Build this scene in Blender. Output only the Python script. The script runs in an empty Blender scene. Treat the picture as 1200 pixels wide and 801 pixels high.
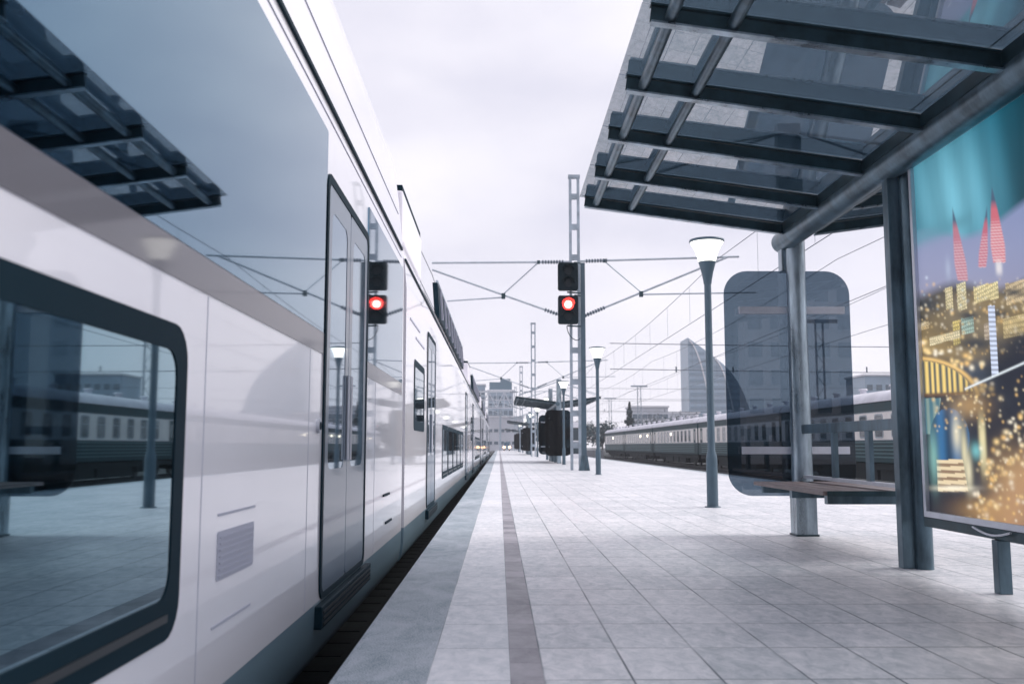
import bpy, math, random
import numpy as np
from mathutils import Vector
R = math.radians
random.seed(7)
S = bpy.context.scene
COL = S.collection

# ------------------------------------------------------------------ camera
cam_d = bpy.data.cameras.new('camera')
cam = bpy.data.objects.new('camera', cam_d)
COL.objects.link(cam)
cam_d.sensor_width = 36.0
cam_d.lens = 33.0
cam_d.clip_start = 0.05
cam_d.clip_end = 4000
cam.location = (0, 0, 1.0)
cam.rotation_euler = (R(90) + math.atan(121.5 / 1100), 0, -math.atan(15 / 1100))
cam_d.dof.use_dof = True
cam_d.dof.focus_distance = 11.0
cam_d.dof.aperture_fstop = 2.8
S.camera = cam

# ------------------------------------------------------------------ world
SUN_EL, SUN_AZ = 42, 80          # azimuth measured clockwise from +y
W = bpy.data.worlds.new('World')
S.world = W
W.use_nodes = True
nt = W.node_tree
nt.nodes.clear()
def nd(tree, t, **kw):
    n = tree.nodes.new(t)
    for k, v in kw.items():
        if k.startswith('i_'):
            n.inputs[k[2:].replace('_', ' ')].default_value = v
        else:
            setattr(n, k, v)
    return n
out = nd(nt, 'ShaderNodeOutputWorld')
bg = nd(nt, 'ShaderNodeBackground'); bg.inputs['Strength'].default_value = 0.1
sky = nd(nt, 'ShaderNodeTexSky', sky_type='NISHITA', sun_disc=False)
sky.sun_elevation = R(SUN_EL); sky.sun_rotation = R(SUN_AZ)
sky.dust_density = 4.0
hs = nd(nt, 'ShaderNodeHueSaturation'); hs.inputs['Saturation'].default_value = 0.25
tc = nd(nt, 'ShaderNodeTexCoord')
mp = nd(nt, 'ShaderNodeMapping'); mp.inputs['Scale'].default_value = (1.6, 1.6, 3.6); mp.inputs['Location'].default_value = (0.35, 0.2, 0.1)
nz = nd(nt, 'ShaderNodeTexNoise'); nz.inputs['Scale'].default_value = 1.5; nz.inputs['Detail'].default_value = 6; nz.inputs['Roughness'].default_value = 0.5
cr = nd(nt, 'ShaderNodeValToRGB')
cr.color_ramp.elements[0].position = 0.36; cr.color_ramp.elements[0].color = (0.60, 0.59, 0.70, 1)
cr.color_ramp.elements[1].position = 0.62; cr.color_ramp.elements[1].color = (0.83, 0.80, 0.865, 1)
sp = nd(nt, 'ShaderNodeSeparateXYZ')
hr = nd(nt, 'ShaderNodeValToRGB')                      # pale band low in the sky
hr.color_ramp.elements[0].position = 0.0; hr.color_ramp.elements[0].color = (1, 1, 1, 1)
hr.color_ramp.elements[1].position = 0.22; hr.color_ramp.elements[1].color = (0, 0, 0, 1)
hm = nd(nt, 'ShaderNodeMix', data_type='RGBA'); hm.inputs['B'].default_value = (0.89, 0.855, 0.925, 1)
sc = nd(nt, 'ShaderNodeMix', data_type='RGBA', blend_type='MULTIPLY'); sc.inputs['Factor'].default_value = 1; sc.inputs['B'].default_value = (6.45, 6.5, 6.5, 1)
mx = nd(nt, 'ShaderNodeMix', data_type='RGBA'); mx.inputs['Factor'].default_value = 0.9
L = nt.links.new
L(tc.outputs['Generated'], mp.inputs['Vector']); L(mp.outputs[0], nz.inputs['Vector']); L(nz.outputs['Fac'], cr.inputs['Fac'])
L(tc.outputs['Generated'], sp.inputs[0]); L(sp.outputs['Z'], hr.inputs['Fac']); L(hr.outputs['Color'], hm.inputs['Factor'])
L(cr.outputs['Color'], hm.inputs['A']); L(hm.outputs['Result'], sc.inputs['A'])
L(sky.outputs['Color'], hs.inputs['Color']); L(hs.outputs['Color'], mx.inputs['A']); L(sc.outputs['Result'], mx.inputs['B'])
L(mx.outputs['Result'], bg.inputs['Color']); L(bg.outputs[0], out.inputs['Surface'])

sun_d = bpy.data.lights.new('sun', 'SUN'); sun_d.energy = 1.5; sun_d.angle = R(40); sun_d.color = (1.0, 0.965, 0.93)
sun = bpy.data.objects.new('sun', sun_d); COL.objects.link(sun)
el, az = R(SUN_EL), R(SUN_AZ)
to_sun = Vector((math.sin(az) * math.cos(el), math.cos(az) * math.cos(el), math.sin(el)))
sun.rotation_euler = to_sun.to_track_quat('Z', 'Y').to_euler()
sun.location = (40, 0, 90)

S.view_settings.view_transform = 'Standard'
S.view_settings.look = 'None'
S.view_settings.gamma = 1
S.view_settings.use_curve_mapping = False
S.view_settings.exposure = 1.0
S.render.engine = 'CYCLES'
S.cycles.use_denoising = True
S.cycles.max_bounces = 10
S.cycles.diffuse_bounces = 4
S.cycles.glossy_bounces = 5
S.cycles.transparent_max_bounces = 24
S.cycles.volume_bounces = 2
S.cycles.sample_clamp_indirect = 6

# ------------------------------------------------------------------ materials
def mat(name, color, rough=0.5, metal=0.0, coat=0.0, ior=1.5, var=0.0, scale=4.0, bump=0.0, stretch=(1, 1, 1), tint=None, coat_rough=0.03):
    m = bpy.data.materials.new(name); m.use_nodes = True
    t = m.node_tree; b = t.nodes['Principled BSDF']
    b.inputs['Base Color'].default_value = (*color, 1)
    b.inputs['Roughness'].default_value = rough
    b.inputs['Metallic'].default_value = metal
    b.inputs['IOR'].default_value = ior
    b.inputs['Coat Weight'].default_value = coat
    b.inputs['Coat Roughness'].default_value = coat_rough
    if var or bump:
        g = nd(t, 'ShaderNodeNewGeometry')
        mpn = nd(t, 'ShaderNodeMapping'); mpn.inputs['Scale'].default_value = stretch
        n = nd(t, 'ShaderNodeTexNoise'); n.inputs['Scale'].default_value = scale; n.inputs['Detail'].default_value = 7; n.inputs['Roughness'].default_value = 0.6
        t.links.new(g.outputs['Position'], mpn.inputs['Vector']); t.links.new(mpn.outputs[0], n.inputs['Vector'])
        if var:
            r = nd(t, 'ShaderNodeValToRGB')
            lo = tuple(max(0, c * (1 - var)) for c in color); hi = tint or tuple(min(1, c * (1 + var)) for c in color)
            r.color_ramp.elements[0].position = 0.32; r.color_ramp.elements[0].color = (*lo, 1)
            r.color_ramp.elements[1].position = 0.68; r.color_ramp.elements[1].color = (*hi, 1)
            t.links.new(n.outputs['Fac'], r.inputs['Fac']); t.links.new(r.outputs['Color'], b.inputs['Base Color'])
            mr = nd(t, 'ShaderNodeMapRange'); mr.inputs['To Min'].default_value = max(0.02, rough - 0.12 * min(1, var * 3)); mr.inputs['To Max'].default_value = min(1, rough + 0.12 * min(1, var * 3))
            t.links.new(n.outputs['Fac'], mr.inputs['Value']); t.links.new(mr.outputs[0], b.inputs['Roughness'])
        if bump:
            bp = nd(t, 'ShaderNodeBump'); bp.inputs['Strength'].default_value = bump; bp.inputs['Distance'].default_value = 0.01
            t.links.new(n.outputs['Fac'], bp.inputs['Height']); t.links.new(bp.outputs[0], b.inputs['Normal'])
    return m
def emis(name, color, strength, base=(0.8, 0.8, 0.8)):
    m = mat(name, base, 0.3)
    b = m.node_tree.nodes['Principled BSDF']
    b.inputs['Emission Color'].default_value = (*color, 1); b.inputs['Emission Strength'].default_value = strength
    return m
def clear_glass(name, tint, ior=1.5, rough=0.02, dirt=0.0):
    m = bpy.data.materials.new(name); m.use_nodes = True
    t = m.node_tree; t.nodes.clear()
    o = nd(t, 'ShaderNodeOutputMaterial'); tr = nd(t, 'ShaderNodeBsdfTransparent'); tr.inputs['Color'].default_value = (*tint, 1)
    gl = nd(t, 'ShaderNodeBsdfGlossy'); gl.inputs['Roughness'].default_value = rough
    # the same reflectance from both faces of the sheet
    ge = nd(t, 'ShaderNodeNewGeometry'); dt = nd(t, 'ShaderNodeVectorMath', operation='DOT_PRODUCT')
    t.links.new(ge.outputs['Normal'], dt.inputs[0]); t.links.new(ge.outputs['Incoming'], dt.inputs[1])
    ab = nd(t, 'ShaderNodeMath', operation='ABSOLUTE'); t.links.new(dt.outputs['Value'], ab.inputs[0])
    iv = nd(t, 'ShaderNodeMath', operation='SUBTRACT'); iv.inputs[0].default_value = 1; t.links.new(ab.outputs[0], iv.inputs[1])
    pw = nd(t, 'ShaderNodeMath', operation='POWER'); pw.inputs[1].default_value = 5; t.links.new(iv.outputs[0], pw.inputs[0])
    f0 = ((ior - 1) / (ior + 1)) ** 2
    fr = nd(t, 'ShaderNodeMath', operation='MULTIPLY_ADD'); fr.inputs[1].default_value = 1 - f0; fr.inputs[2].default_value = f0; t.links.new(pw.outputs[0], fr.inputs[0])
    m1 = nd(t, 'ShaderNodeMixShader')
    t.links.new(fr.outputs[0], m1.inputs[0]); t.links.new(tr.outputs[0], m1.inputs[1]); t.links.new(gl.outputs[0], m1.inputs[2])
    last = m1
    if dirt:
        df = nd(t, 'ShaderNodeBsdfDiffuse'); df.inputs['Color'].default_value = (0.45, 0.48, 0.55, 1)
        g = nd(t, 'ShaderNodeNewGeometry'); n = nd(t, 'ShaderNodeTexNoise'); n.inputs['Scale'].default_value = 2.2; n.inputs['Detail'].default_value = 6
        mr = nd(t, 'ShaderNodeMapRange'); mr.inputs['From Min'].default_value = 0.35; mr.inputs['From Max'].default_value = 0.75; mr.inputs['To Max'].default_value = dirt
        m2 = nd(t, 'ShaderNodeMixShader')
        t.links.new(g.outputs['Position'], n.inputs['Vector']); t.links.new(n.outputs['Fac'], mr.inputs['Value']); t.links.new(mr.outputs[0], m2.inputs[0])
        t.links.new(m1.outputs[0], m2.inputs[1]); t.links.new(df.outputs[0], m2.inputs[2]); last = m2
    t.links.new(last.outputs[0], o.inputs['Surface'])
    return m

M = {}
M['white_paint'] = mat('white_paint', (0.84, 0.825, 0.88), 0.32, coat=0.9, coat_rough=0.035, var=0.03, scale=1.2)
M['roof_paint'] = mat('roof_paint', (0.80, 0.78, 0.84), 0.45, var=0.04, scale=1.5)
M['skirt_paint'] = mat('skirt_paint', (0.20, 0.30, 0.365), 0.3, coat=0.8, coat_rough=0.08, var=0.15, scale=1.5, stretch=(1, 0.25, 2))
M['waist_paint'] = mat('waist_paint', (0.14, 0.135, 0.155), 0.4, coat=0.5, coat_rough=0.06)
M['train_glass'] = mat('train_glass', (0.135, 0.245, 0.33), 0.025, metal=1.0)
M['window_glass'] = mat('window_glass', (0.20, 0.325, 0.385), 0.025, metal=1.0)
M['door_paint'] = mat('door_paint', (0.11, 0.155, 0.21), 0.35, coat=0.4, coat_rough=0.05)
M['gasket'] = mat('gasket', (0.006, 0.022, 0.034), 0.6)
M['gasket'].node_tree.nodes['Principled BSDF'].inputs['Specular IOR Level'].default_value = 0.08
M['vent_grey'] = mat('vent_grey', (0.42, 0.43, 0.52), 0.5)
M['bellows'] = mat('bellows', (0.012, 0.022, 0.03), 0.7)
M['under_dark'] = mat('under_dark', (0.008, 0.015, 0.019), 0.8, var=0.4, scale=3)
M['rail_steel'] = mat('rail_steel', (0.06, 0.068, 0.075), 0.4, metal=0.7)
M['steel'] = mat('steel', (0.095, 0.145, 0.18), 0.36, metal=0.65, var=0.5, scale=5, stretch=(1, 1, 0.35), bump=0.05)
M['column_steel'] = mat('column_steel', (0.27, 0.33, 0.375), 0.30, metal=0.9, var=0.5, scale=7, stretch=(1, 1, 0.25), bump=0.05)
M['top_blue'] = mat('top_blue', (0.07, 0.15, 0.21), 0.4)
M['dark_steel'] = mat('dark_steel', (0.030, 0.060, 0.074), 0.4, metal=0.5, var=0.35, scale=6)
M['pale_alu'] = mat('pale_alu', (0.56, 0.58, 0.64), 0.35, metal=0.5, var=0.08, scale=6)
M['galvanised'] = mat('galvanised', (0.36, 0.42, 0.48), 0.5, metal=0.35, var=0.2, scale=3)
M['signal_black'] = mat('signal_black', (0.005, 0.016, 0.022), 0.6)
M['signal_black'].node_tree.nodes['Principled BSDF'].inputs['Specular IOR Level'].default_value = 0.12
M['lens_dark'] = mat('lens_dark', (0.008, 0.016, 0.022), 0.35, ior=1.3)
M['lens_red'] = emis('lens_red', (1.0, 0.11, 0.09), 14)
M['lens_rim_red'] = emis('lens_rim_red', (1.0, 0.035, 0.028), 1.6, (0.4, 0.05, 0.04))  # red glow round the lit lens, put into ring and hood as emission
M['lamp_glow'] = emis('lamp_glow', (1.0, 0.98, 0.90), 1.15)
M['lamp_paint'] = mat('lamp_paint', (0.066, 0.110, 0.145), 0.42, metal=0.15, var=0.1, scale=4)
M['canopy_glass'] = clear_glass('canopy_glass', (0.34, 0.42, 0.48), 3.5, 0.012, 0.0)
M['panel_glass'] = clear_glass('panel_glass', (0.34, 0.40, 0.455), 1.8, 0.01, 0.0)
M['wood'] = mat('wood', (0.15, 0.115, 0.115), 0.5, var=0.45, scale=5, stretch=(6, 0.6, 6), bump=0.2)
M['wagon_green'] = mat('wagon_green', (0.006, 0.040, 0.052), 0.6, coat=0.0, var=0.25, scale=1.2)
M['wagon_rib'] = mat('wagon_rib', (0.06, 0.15, 0.17), 0.4)
M['wagon_cream'] = mat('wagon_cream', (0.80, 0.755, 0.73), 0.45, var=0.08, scale=1.5)
M['wagon_roof'] = mat('wagon_roof', (0.60, 0.60, 0.66), 0.6, var=0.15, scale=0.8)
M['wagon_pane'] = mat('wagon_pane', (0.02, 0.045, 0.06), 0.08, ior=1.6)
M['wagon_frame'] = mat('wagon_frame', (0.34, 0.38, 0.42), 0.45)
M['warm_lamp'] = emis('warm_lamp', (1.0, 0.86, 0.62), 5)
M['headlight'] = emis('headlight', (1.0, 0.44, 0.17), 4)
M['tail_red'] = emis('tail_red', (1.0, 0.2, 0.12), 2.5)
M['wire'] = mat('wire', (0.10, 0.125, 0.16), 0.5, metal=0.4)
M['insulator'] = mat('insulator', (0.10, 0.13, 0.17), 0.3)
M['arm_pale'] = mat('arm_pale', (0.50, 0.55, 0.60), 0.45, metal=0.2, var=0.12, scale=3)
M['facade_mid'] = mat('facade_mid', (0.27, 0.35, 0.43), 0.5, var=0.1, scale=0.2)
M['black_film'] = clear_glass('black_film', (0.07, 0.13, 0.16), 1.2, 0.03)  # darker tint for the panels of the farther shelters
M['concrete'] = mat('concrete', (0.30, 0.31, 0.34), 0.85, var=0.2, scale=1.0)
M['facade_blue'] = mat('facade_blue', (0.30, 0.40, 0.50), 0.4, var=0.1, scale=0.2)
M['facade_pale'] = mat('facade_pale', (0.60, 0.62, 0.68), 0.7, var=0.1, scale=0.2)
M['tower_glass'] = mat('tower_glass', (0.20, 0.29, 0.38), 0.3)
M['facade_glass'] = mat('facade_glass', (0.05, 0.10, 0.15), 0.12, ior=1.7)
M['trim_white'] = mat('trim_white', (0.78, 0.78, 0.82), 0.5)
M['bark'] = mat('bark', (0.07, 0.06, 0.055), 0.9, var=0.3, scale=3)
M['leaf_dark'] = mat('leaf_dark', (0.028, 0.060, 0.072), 0.7, var=0.45, scale=0.6)
M['leaf_mid'] = mat('leaf_mid', (0.055, 0.090, 0.098), 0.7, var=0.45, scale=0.6)
M['leaf_frost'] = mat('leaf_frost', (0.19, 0.21, 0.24), 0.8, var=0.5, scale=0.6)
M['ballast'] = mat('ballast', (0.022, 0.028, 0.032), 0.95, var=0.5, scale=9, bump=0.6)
M['sleeper'] = mat('sleeper', (0.004, 0.007, 0.010), 0.95, var=0.2, scale=2)
M['kerb_side'] = mat('kerb_side', (0.12, 0.13, 0.145), 0.85, var=0.3, scale=2)
M['yard_paint'] = mat('yard_paint', (0.20, 0.30, 0.36), 0.4, coat=0.4)
M['tyre'] = mat('tyre', (0.02, 0.02, 0.022), 0.8)

def stone_mat(name, c_lo, c_hi, x0, w, y0, h, joint, rough=0.42, speck=0.0, blotch=1.7, tile_var=0.10):
    m = bpy.data.materials.new(name); m.use_nodes = True
    t = m.node_tree; b = t.nodes['Principled BSDF']; lk = t.links.new
    g = nd(t, 'ShaderNodeNewGeometry'); s = nd(t, 'ShaderNodeSeparateXYZ'); lk(g.outputs['Position'], s.inputs[0])
    def mth(op, a, bb=None, c=None):
        n = nd(t, 'ShaderNodeMath', operation=op)
        for i, v in enumerate((a, bb, c)):
            if v is None: continue
            if isinstance(v, (int, float)): n.inputs[i].default_value = v
            else: lk(v, n.inputs[i])
        return n.outputs[0]
    ux = mth('DIVIDE', mth('SUBTRACT', s.outputs['X'], x0), w)
    uy = mth('DIVIDE', mth('SUBTRACT', s.outputs['Y'], y0), h)
    fx, fy = mth('FLOOR', ux), mth('FLOOR', uy)
    cv = nd(t, 'ShaderNodeCombineXYZ'); lk(fx, cv.inputs[0]); lk(fy, cv.inputs[1])
    wn = nd(t, 'ShaderNodeTexWhiteNoise', noise_dimensions='2D'); lk(cv.outputs[0], wn.inputs['Vector'])
    # the veins start afresh on every slab
    off = nd(t, 'ShaderNodeVectorMath', operation='SCALE'); lk(wn.outputs['Color'], off.inputs[0]); off.inputs['Scale'].default_value = 20
    ad = nd(t, 'ShaderNodeVectorMath', operation='ADD'); lk(g.outputs['Position'], ad.inputs[0]); lk(off.outputs[0], ad.inputs[1])
    mpn = nd(t, 'ShaderNodeMapping'); mpn.inputs['Scale'].default_value = (1.0, 0.55, 1); mpn.inputs['Rotation'].default_value = (0, 0, 0.5); lk(ad.outputs[0], mpn.inputs['Vector'])
    n1 = nd(t, 'ShaderNodeTexNoise'); n1.inputs['Scale'].default_value = blotch * 2.2; n1.inputs['Detail'].default_value = 8; n1.inputs['Roughness'].default_value = 0.74; n1.inputs['Distortion'].default_value = 0.6; lk(mpn.outputs[0], n1.inputs['Vector'])
    n2 = nd(t, 'ShaderNodeTexNoise'); n2.inputs['Scale'].default_value = 0.45; n2.inputs['Detail'].default_value = 4; lk(g.outputs['Position'], n2.inputs['Vector'])
    n3 = nd(t, 'ShaderNodeTexNoise'); n3.inputs['Scale'].default_value = 130; n3.inputs['Detail'].default_value = 3; lk(g.outputs['Position'], n3.inputs['Vector'])
    v = mth('MULTIPLY_ADD', mth('SUBTRACT', wn.outputs['Value'], 0.5), tile_var * 2, n1.outputs['Fac'])
    v = mth('MULTIPLY_ADD', mth('SUBTRACT', n2.outputs['Fac'], 0.5), 0.25, v)
    v = mth('MULTIPLY_ADD', mth('SUBTRACT', n3.outputs['Fac'], 0.5), speck, v)
    r = nd(t, 'ShaderNodeValToRGB'); lk(v, r.inputs['Fac'])
    r.color_ramp.elements[0].position = 0.30; r.color_ramp.elements[0].color = (*c_lo, 1)
    r.color_ramp.elements[1].position = 0.66; r.color_ramp.elements[1].color = (*c_hi, 1)
    col = r.outputs['Color']
    if joint:
        frx, fry = mth('FRACT', ux), mth('FRACT', uy)
        ex = mth('MULTIPLY', mth('MINIMUM', frx, mth('SUBTRACT', 1, frx)), w)
        ey = mth('MULTIPLY', mth('MINIMUM', fry, mth('SUBTRACT', 1, fry)), h)
        e = mth('MINIMUM', ex, ey)
        j = nd(t, 'ShaderNodeMapRange'); j.inputs['From Min'].default_value = joint * 0.5; j.inputs['From Max'].default_value = joint * 1.1
        lk(e, j.inputs['Value'])
        # thin worn patches leave some joints nearly filled
        wear = nd(t, 'ShaderNodeTexNoise'); wear.inputs['Scale'].default_value = 1.3; lk(g.outputs['Position'], wear.inputs['Vector'])
        wr = nd(t, 'ShaderNodeMapRange'); wr.inputs['From Min'].default_value = 0.35; wr.inputs['From Max'].default_value = 0.6; wr.inputs['To Min'].default_value = 0.35; lk(wear.outputs['Fac'], wr.inputs['Value'])
        jf = mth('MULTIPLY', mth('SUBTRACT', 1, j.outputs[0]), wr.outputs[0])
        mixc = nd(t, 'ShaderNodeMix', data_type='RGBA'); lk(jf, mixc.inputs['Factor']); lk(col, mixc.inputs['A']); mixc.inputs['B'].default_value = (0.035, 0.06, 0.085, 1)
        col = mixc.outputs['Result']
        bp = nd(t, 'ShaderNodeBump'); bp.inputs['Strength'].default_value = 0.4; bp.inputs['Distance'].default_value = 0.004
        lk(mth('MULTIPLY_ADD', n1.outputs['Fac'], 0.25, j.outputs[0]), bp.inputs['Height']); lk(bp.outputs[0], b.inputs['Normal'])
    else:
        bp = nd(t, 'ShaderNodeBump'); bp.inputs['Strength'].default_value = 0.35; bp.inputs['Distance'].default_value = 0.003
        lk(n3.outputs['Fac'], bp.inputs['Height']); lk(bp.outputs[0], b.inputs['Normal'])
    vo = nd(t, 'ShaderNodeTexVoronoi'); vo.inputs['Scale'].default_value = 1.1; lk(g.outputs['Position'], vo.inputs['Vector'])
    vs = nd(t, 'ShaderNodeSeparateXYZ'); lk(vo.outputs['Color'], vs.inputs[0])
    sp_ = mth('MULTIPLY', mth('LESS_THAN', vo.outputs['Distance'], mth('MULTIPLY', vs.outputs['X'], 0.026)), mth('GREATER_THAN', vs.outputs['Y'], 0.35))
    mxs = nd(t, 'ShaderNodeMix', data_type='RGBA'); lk(mth('MULTIPLY', sp_, 0.75), mxs.inputs['Factor']); lk(col, mxs.inputs['A']); mxs.inputs['B'].default_value = (0.06, 0.07, 0.08, 1)
    col = mxs.outputs['Result']
    lk(col, b.inputs['Base Color'])
    rr = nd(t, 'ShaderNodeMapRange'); rr.inputs['To Min'].default_value = rough + 0.12; rr.inputs['To Max'].default_value = rough - 0.1
    lk(n2.outputs['Fac'], rr.inputs['Value']); lk(rr.outputs[0], b.inputs['Roughness'])
    return m
M['paving'] = stone_mat('paving', (0.36, 0.395, 0.43), (0.76, 0.74, 0.77), 0.197, 0.383, 4.17, 0.64, 0.0065, tile_var=0.05, blotch=5.5)
M['paving_strip'] = stone_mat('paving_strip', (0.44, 0.47, 0.51), (0.79, 0.77, 0.80), -0.31, 0.37, 4.17, 0.64, 0.004, tile_var=0.04, blotch=5.5)
M['guide_strip'] = stone_mat('guide_strip', (0.13, 0.13, 0.155), (0.36, 0.335, 0.375), 0.05, 0.147, 4.17, 0.32, 0.003, tile_var=0.10)
M['granite'] = stone_mat('granite', (0.12, 0.18, 0.22), (0.44, 0.475, 0.525), -0.7, 0.4, 4.17, 3.0, 0.0, speck=1.6, rough=0.5, tile_var=0.03)

# ------------------------------------------------------------------ helpers
class MB:
    def __init__(s): s.v = []; s.f = []; s.sm = []
    def face(s, pts, smooth=False):
        n = len(s.v); s.v += [tuple(p) for p in pts]; s.f.append(tuple(range(n, n + len(pts)))); s.sm.append(smooth)
    def box(s, x0, x1, y0, y1, z0, z1):
        n = len(s.v)
        s.v += [(x0, y0, z0), (x1, y0, z0), (x1, y1, z0), (x0, y1, z0), (x0, y0, z1), (x1, y0, z1), (x1, y1, z1), (x0, y1, z1)]
        for q in ((3, 2, 1, 0), (4, 5, 6, 7), (0, 1, 5, 4), (1, 2, 6, 5), (2, 3, 7, 6), (3, 0, 4, 7)):
            s.f.append(tuple(n + i for i in q)); s.sm.append(False)
        return s
    def bar(s, p, q, w, h, up=(0, 0, 1)):
        p, q = Vector(p), Vector(q); d = (q - p).normalized(); u = Vector(up)
        a = d.cross(u)
        if a.length < 1e-4: a = d.cross(Vector((1, 0, 0)))
        a.normalize(); b = a.cross(d).normalized()
        n = len(s.v)
        for e in (p, q):
            for i, j in ((-1, -1), (1, -1), (1, 1), (-1, 1)):
                s.v.append(tuple(e + a * (w / 2 * i) + b * (h / 2 * j)))
        for qd in ((3, 2, 1, 0), (4, 5, 6, 7), (0, 1, 5, 4), (1, 2, 6, 5), (2, 3, 7, 6), (3, 0, 4, 7)):
            s.f.append(tuple(n + i for i in qd)); s.sm.append(False)
        return s
    def tube(s, p, q, r0, r1=None, n=12, caps=True):
        r1 = r0 if r1 is None else r1
        p, q = Vector(p), Vector(q); d = (q - p).normalized()
        a = d.cross(Vector((0, 0, 1)))
        if a.length < 1e-3: a = Vector((1, 0, 0))
        a.normalize(); b = d.cross(a)
        k = len(s.v)
        for e, r in ((p, r0), (q, r1)):
            for i in range(n):
                t = 2 * math.pi * i / n; s.v.append(tuple(e + a * (r * math.cos(t)) + b * (r * math.sin(t))))
        for i in range(n):
            j = (i + 1) % n; s.f.append((k + i, k + j, k + n + j, k + n + i)); s.sm.append(True)
        if caps:
            s.face([s.v[k + i] for i in range(n)][::-1]); s.face([s.v[k + n + i] for i in range(n)])
        return s
    def path(s, pts, r, n=6):
        for a, b in zip(pts[:-1], pts[1:]): s.tube(a, b, r, r, n, True)
        return s
    def lathe(s, cx, cy, prof, n=24, caps=True):
        k = len(s.v)
        for r, z in prof:
            for i in range(n):
                t = 2 * math.pi * i / n; s.v.append((cx + r * math.cos(t), cy + r * math.sin(t), z))
        for a in range(len(prof) - 1):
            for i in range(n):
                j = (i + 1) % n; s.f.append((k + a * n + i, k + a * n + j, k + (a + 1) * n + j, k + (a + 1) * n + i)); s.sm.append(True)
        if caps:
            if prof[0][0] > 1e-4: s.face([s.v[k + i] for i in range(n)][::-1])
            m = (len(prof) - 1) * n
            if prof[-1][0] > 1e-4: s.face([s.v[k + m + i] for i in range(n)])
        return s
    def prism(s, poly, axis, a0, a1):
        """poly in the two other axes, in order (x,y),(x,z) or (y,z), extruded along axis."""
        def P(u, v, a):
            return {'x': (a, u, v), 'y': (u, a, v), 'z': (u, v, a)}[axis]
        n = len(poly)
        s.face([P(u, v, a0) for u, v in poly][::-1]); s.face([P(u, v, a1) for u, v in poly])
        for i in range(n):
            (u0, v0), (u1, v1) = poly[i], poly[(i + 1) % n]
            s.face([P(u0, v0, a0), P(u1, v1, a0), P(u1, v1, a1), P(u0, v0, a1)])
        return s
    def ring(s, outer, inner, axis, a0, a1):
        """frame: outer and inner polygons with the same number of points"""
        def P(u, v, a):
            return {'x': (a, u, v), 'y': (u, a, v), 'z': (u, v, a)}[axis]
        n = len(outer)
        for i in range(n):
            j = (i + 1) % n
            o0, o1, i0, i1 = outer[i], outer[j], inner[i], inner[j]
            s.face([P(*o0, a1), P(*o1, a1), P(*i1, a1), P(*i0, a1)]); s.face([P(*o0, a0), P(*i0, a0), P(*i1, a0), P(*o1, a0)])
            s.face([P(*o0, a0), P(*o1, a0), P(*o1, a1), P(*o0, a1)]); s.face([P(*i0, a0), P(*i0, a1), P(*i1, a1), P(*i1, a0)])
        return s
    def build(s, name, material, parent=None, bevel=0.0, recalc=True):
        me = bpy.data.meshes.new(name)
        off = Vector((0, 0, 0))
        r = parent
        while r is not None:
            off += r.location; r = r.parent
        me.from_pydata([(x - off.x, y - off.y, z - off.z) for x, y, z in s.v], [], s.f)
        me.polygons.foreach_set('use_smooth', s.sm)
        me.materials.append(material)
        if recalc:
            import bmesh
            bm = bmesh.new(); bm.from_mesh(me)
            bmesh.ops.recalc_face_normals(bm, faces=bm.faces); bm.to_mesh(me); bm.free()
        me.update()
        o = bpy.data.objects.new(name, me); COL.objects.link(o)
        if parent is not None: o.parent = parent
        if bevel:
            b = o.modifiers.new('bevel', 'BEVEL'); b.width = bevel; b.segments = 2; b.limit_method = 'ANGLE'; b.angle_limit = R(40)
        return o
def rrect(u0, u1, v0, v1, r, n=5):
    p = []
    for cu, cv, a in ((u1 - r, v1 - r, 0), (u0 + r, v1 - r, 90), (u0 + r, v0 + r, 180), (u1 - r, v0 + r, 270)):
        for i in range(n + 1):
            t = R(a + 90 * i / n); p.append((cu + r * math.cos(t), cv + r * math.sin(t)))
    return p
def tag(o, label=None, cat=None, group=None, kind=None):
    if label: o['label'] = label
    if cat: o['category'] = cat
    if group: o['group'] = group
    if kind: o['kind'] = kind
    return o
def thing(name, loc, label, cat, group=None):
    o = bpy.data.objects.new(name, None); COL.objects.link(o); o.location = loc; o.empty_display_size = 0.3
    return tag(o, label, cat, group)
def copy_tree(o, parent=None):
    kids = [c for c in bpy.data.objects if c.parent is o]
    c = o.copy(); COL.objects.link(c)
    if parent is not None: c.parent = parent
    for k in kids: copy_tree(k, c)
    return c

# ------------------------------------------------------------------ ground, tracks, platform
tag(MB().box(-700, 700, -140, 900, -1.3, -1.0).build('ground', M['ballast']), kind='structure')
PX0, PX1, PY0, PY1 = -0.72, 8.05, -25.0, 200.0
tag(MB().box(PX0 + 0.08, PX1 - 0.08, PY0, PY1, -1.0, -0.14).build('platform', M['kerb_side']), kind='structure')
def sheet(name, m, x0, x1, z0=-0.14, z1=0.0):
    return tag(MB().box(x0, x1, PY0, PY1, z0, z1).build(name, m), kind='structure')
sheet('platform_kerb', M['granite'], PX0, -0.310)
sheet('platform_edging', M['paving_strip'], -0.310, 0.050)
sheet('guide_strip', M['guide_strip'], 0.050, 0.197)
sheet('platform_paving', M['paving'], 0.197, 7.65)
sheet('platform_kerb', M['granite'], 7.65, PX1)

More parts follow.
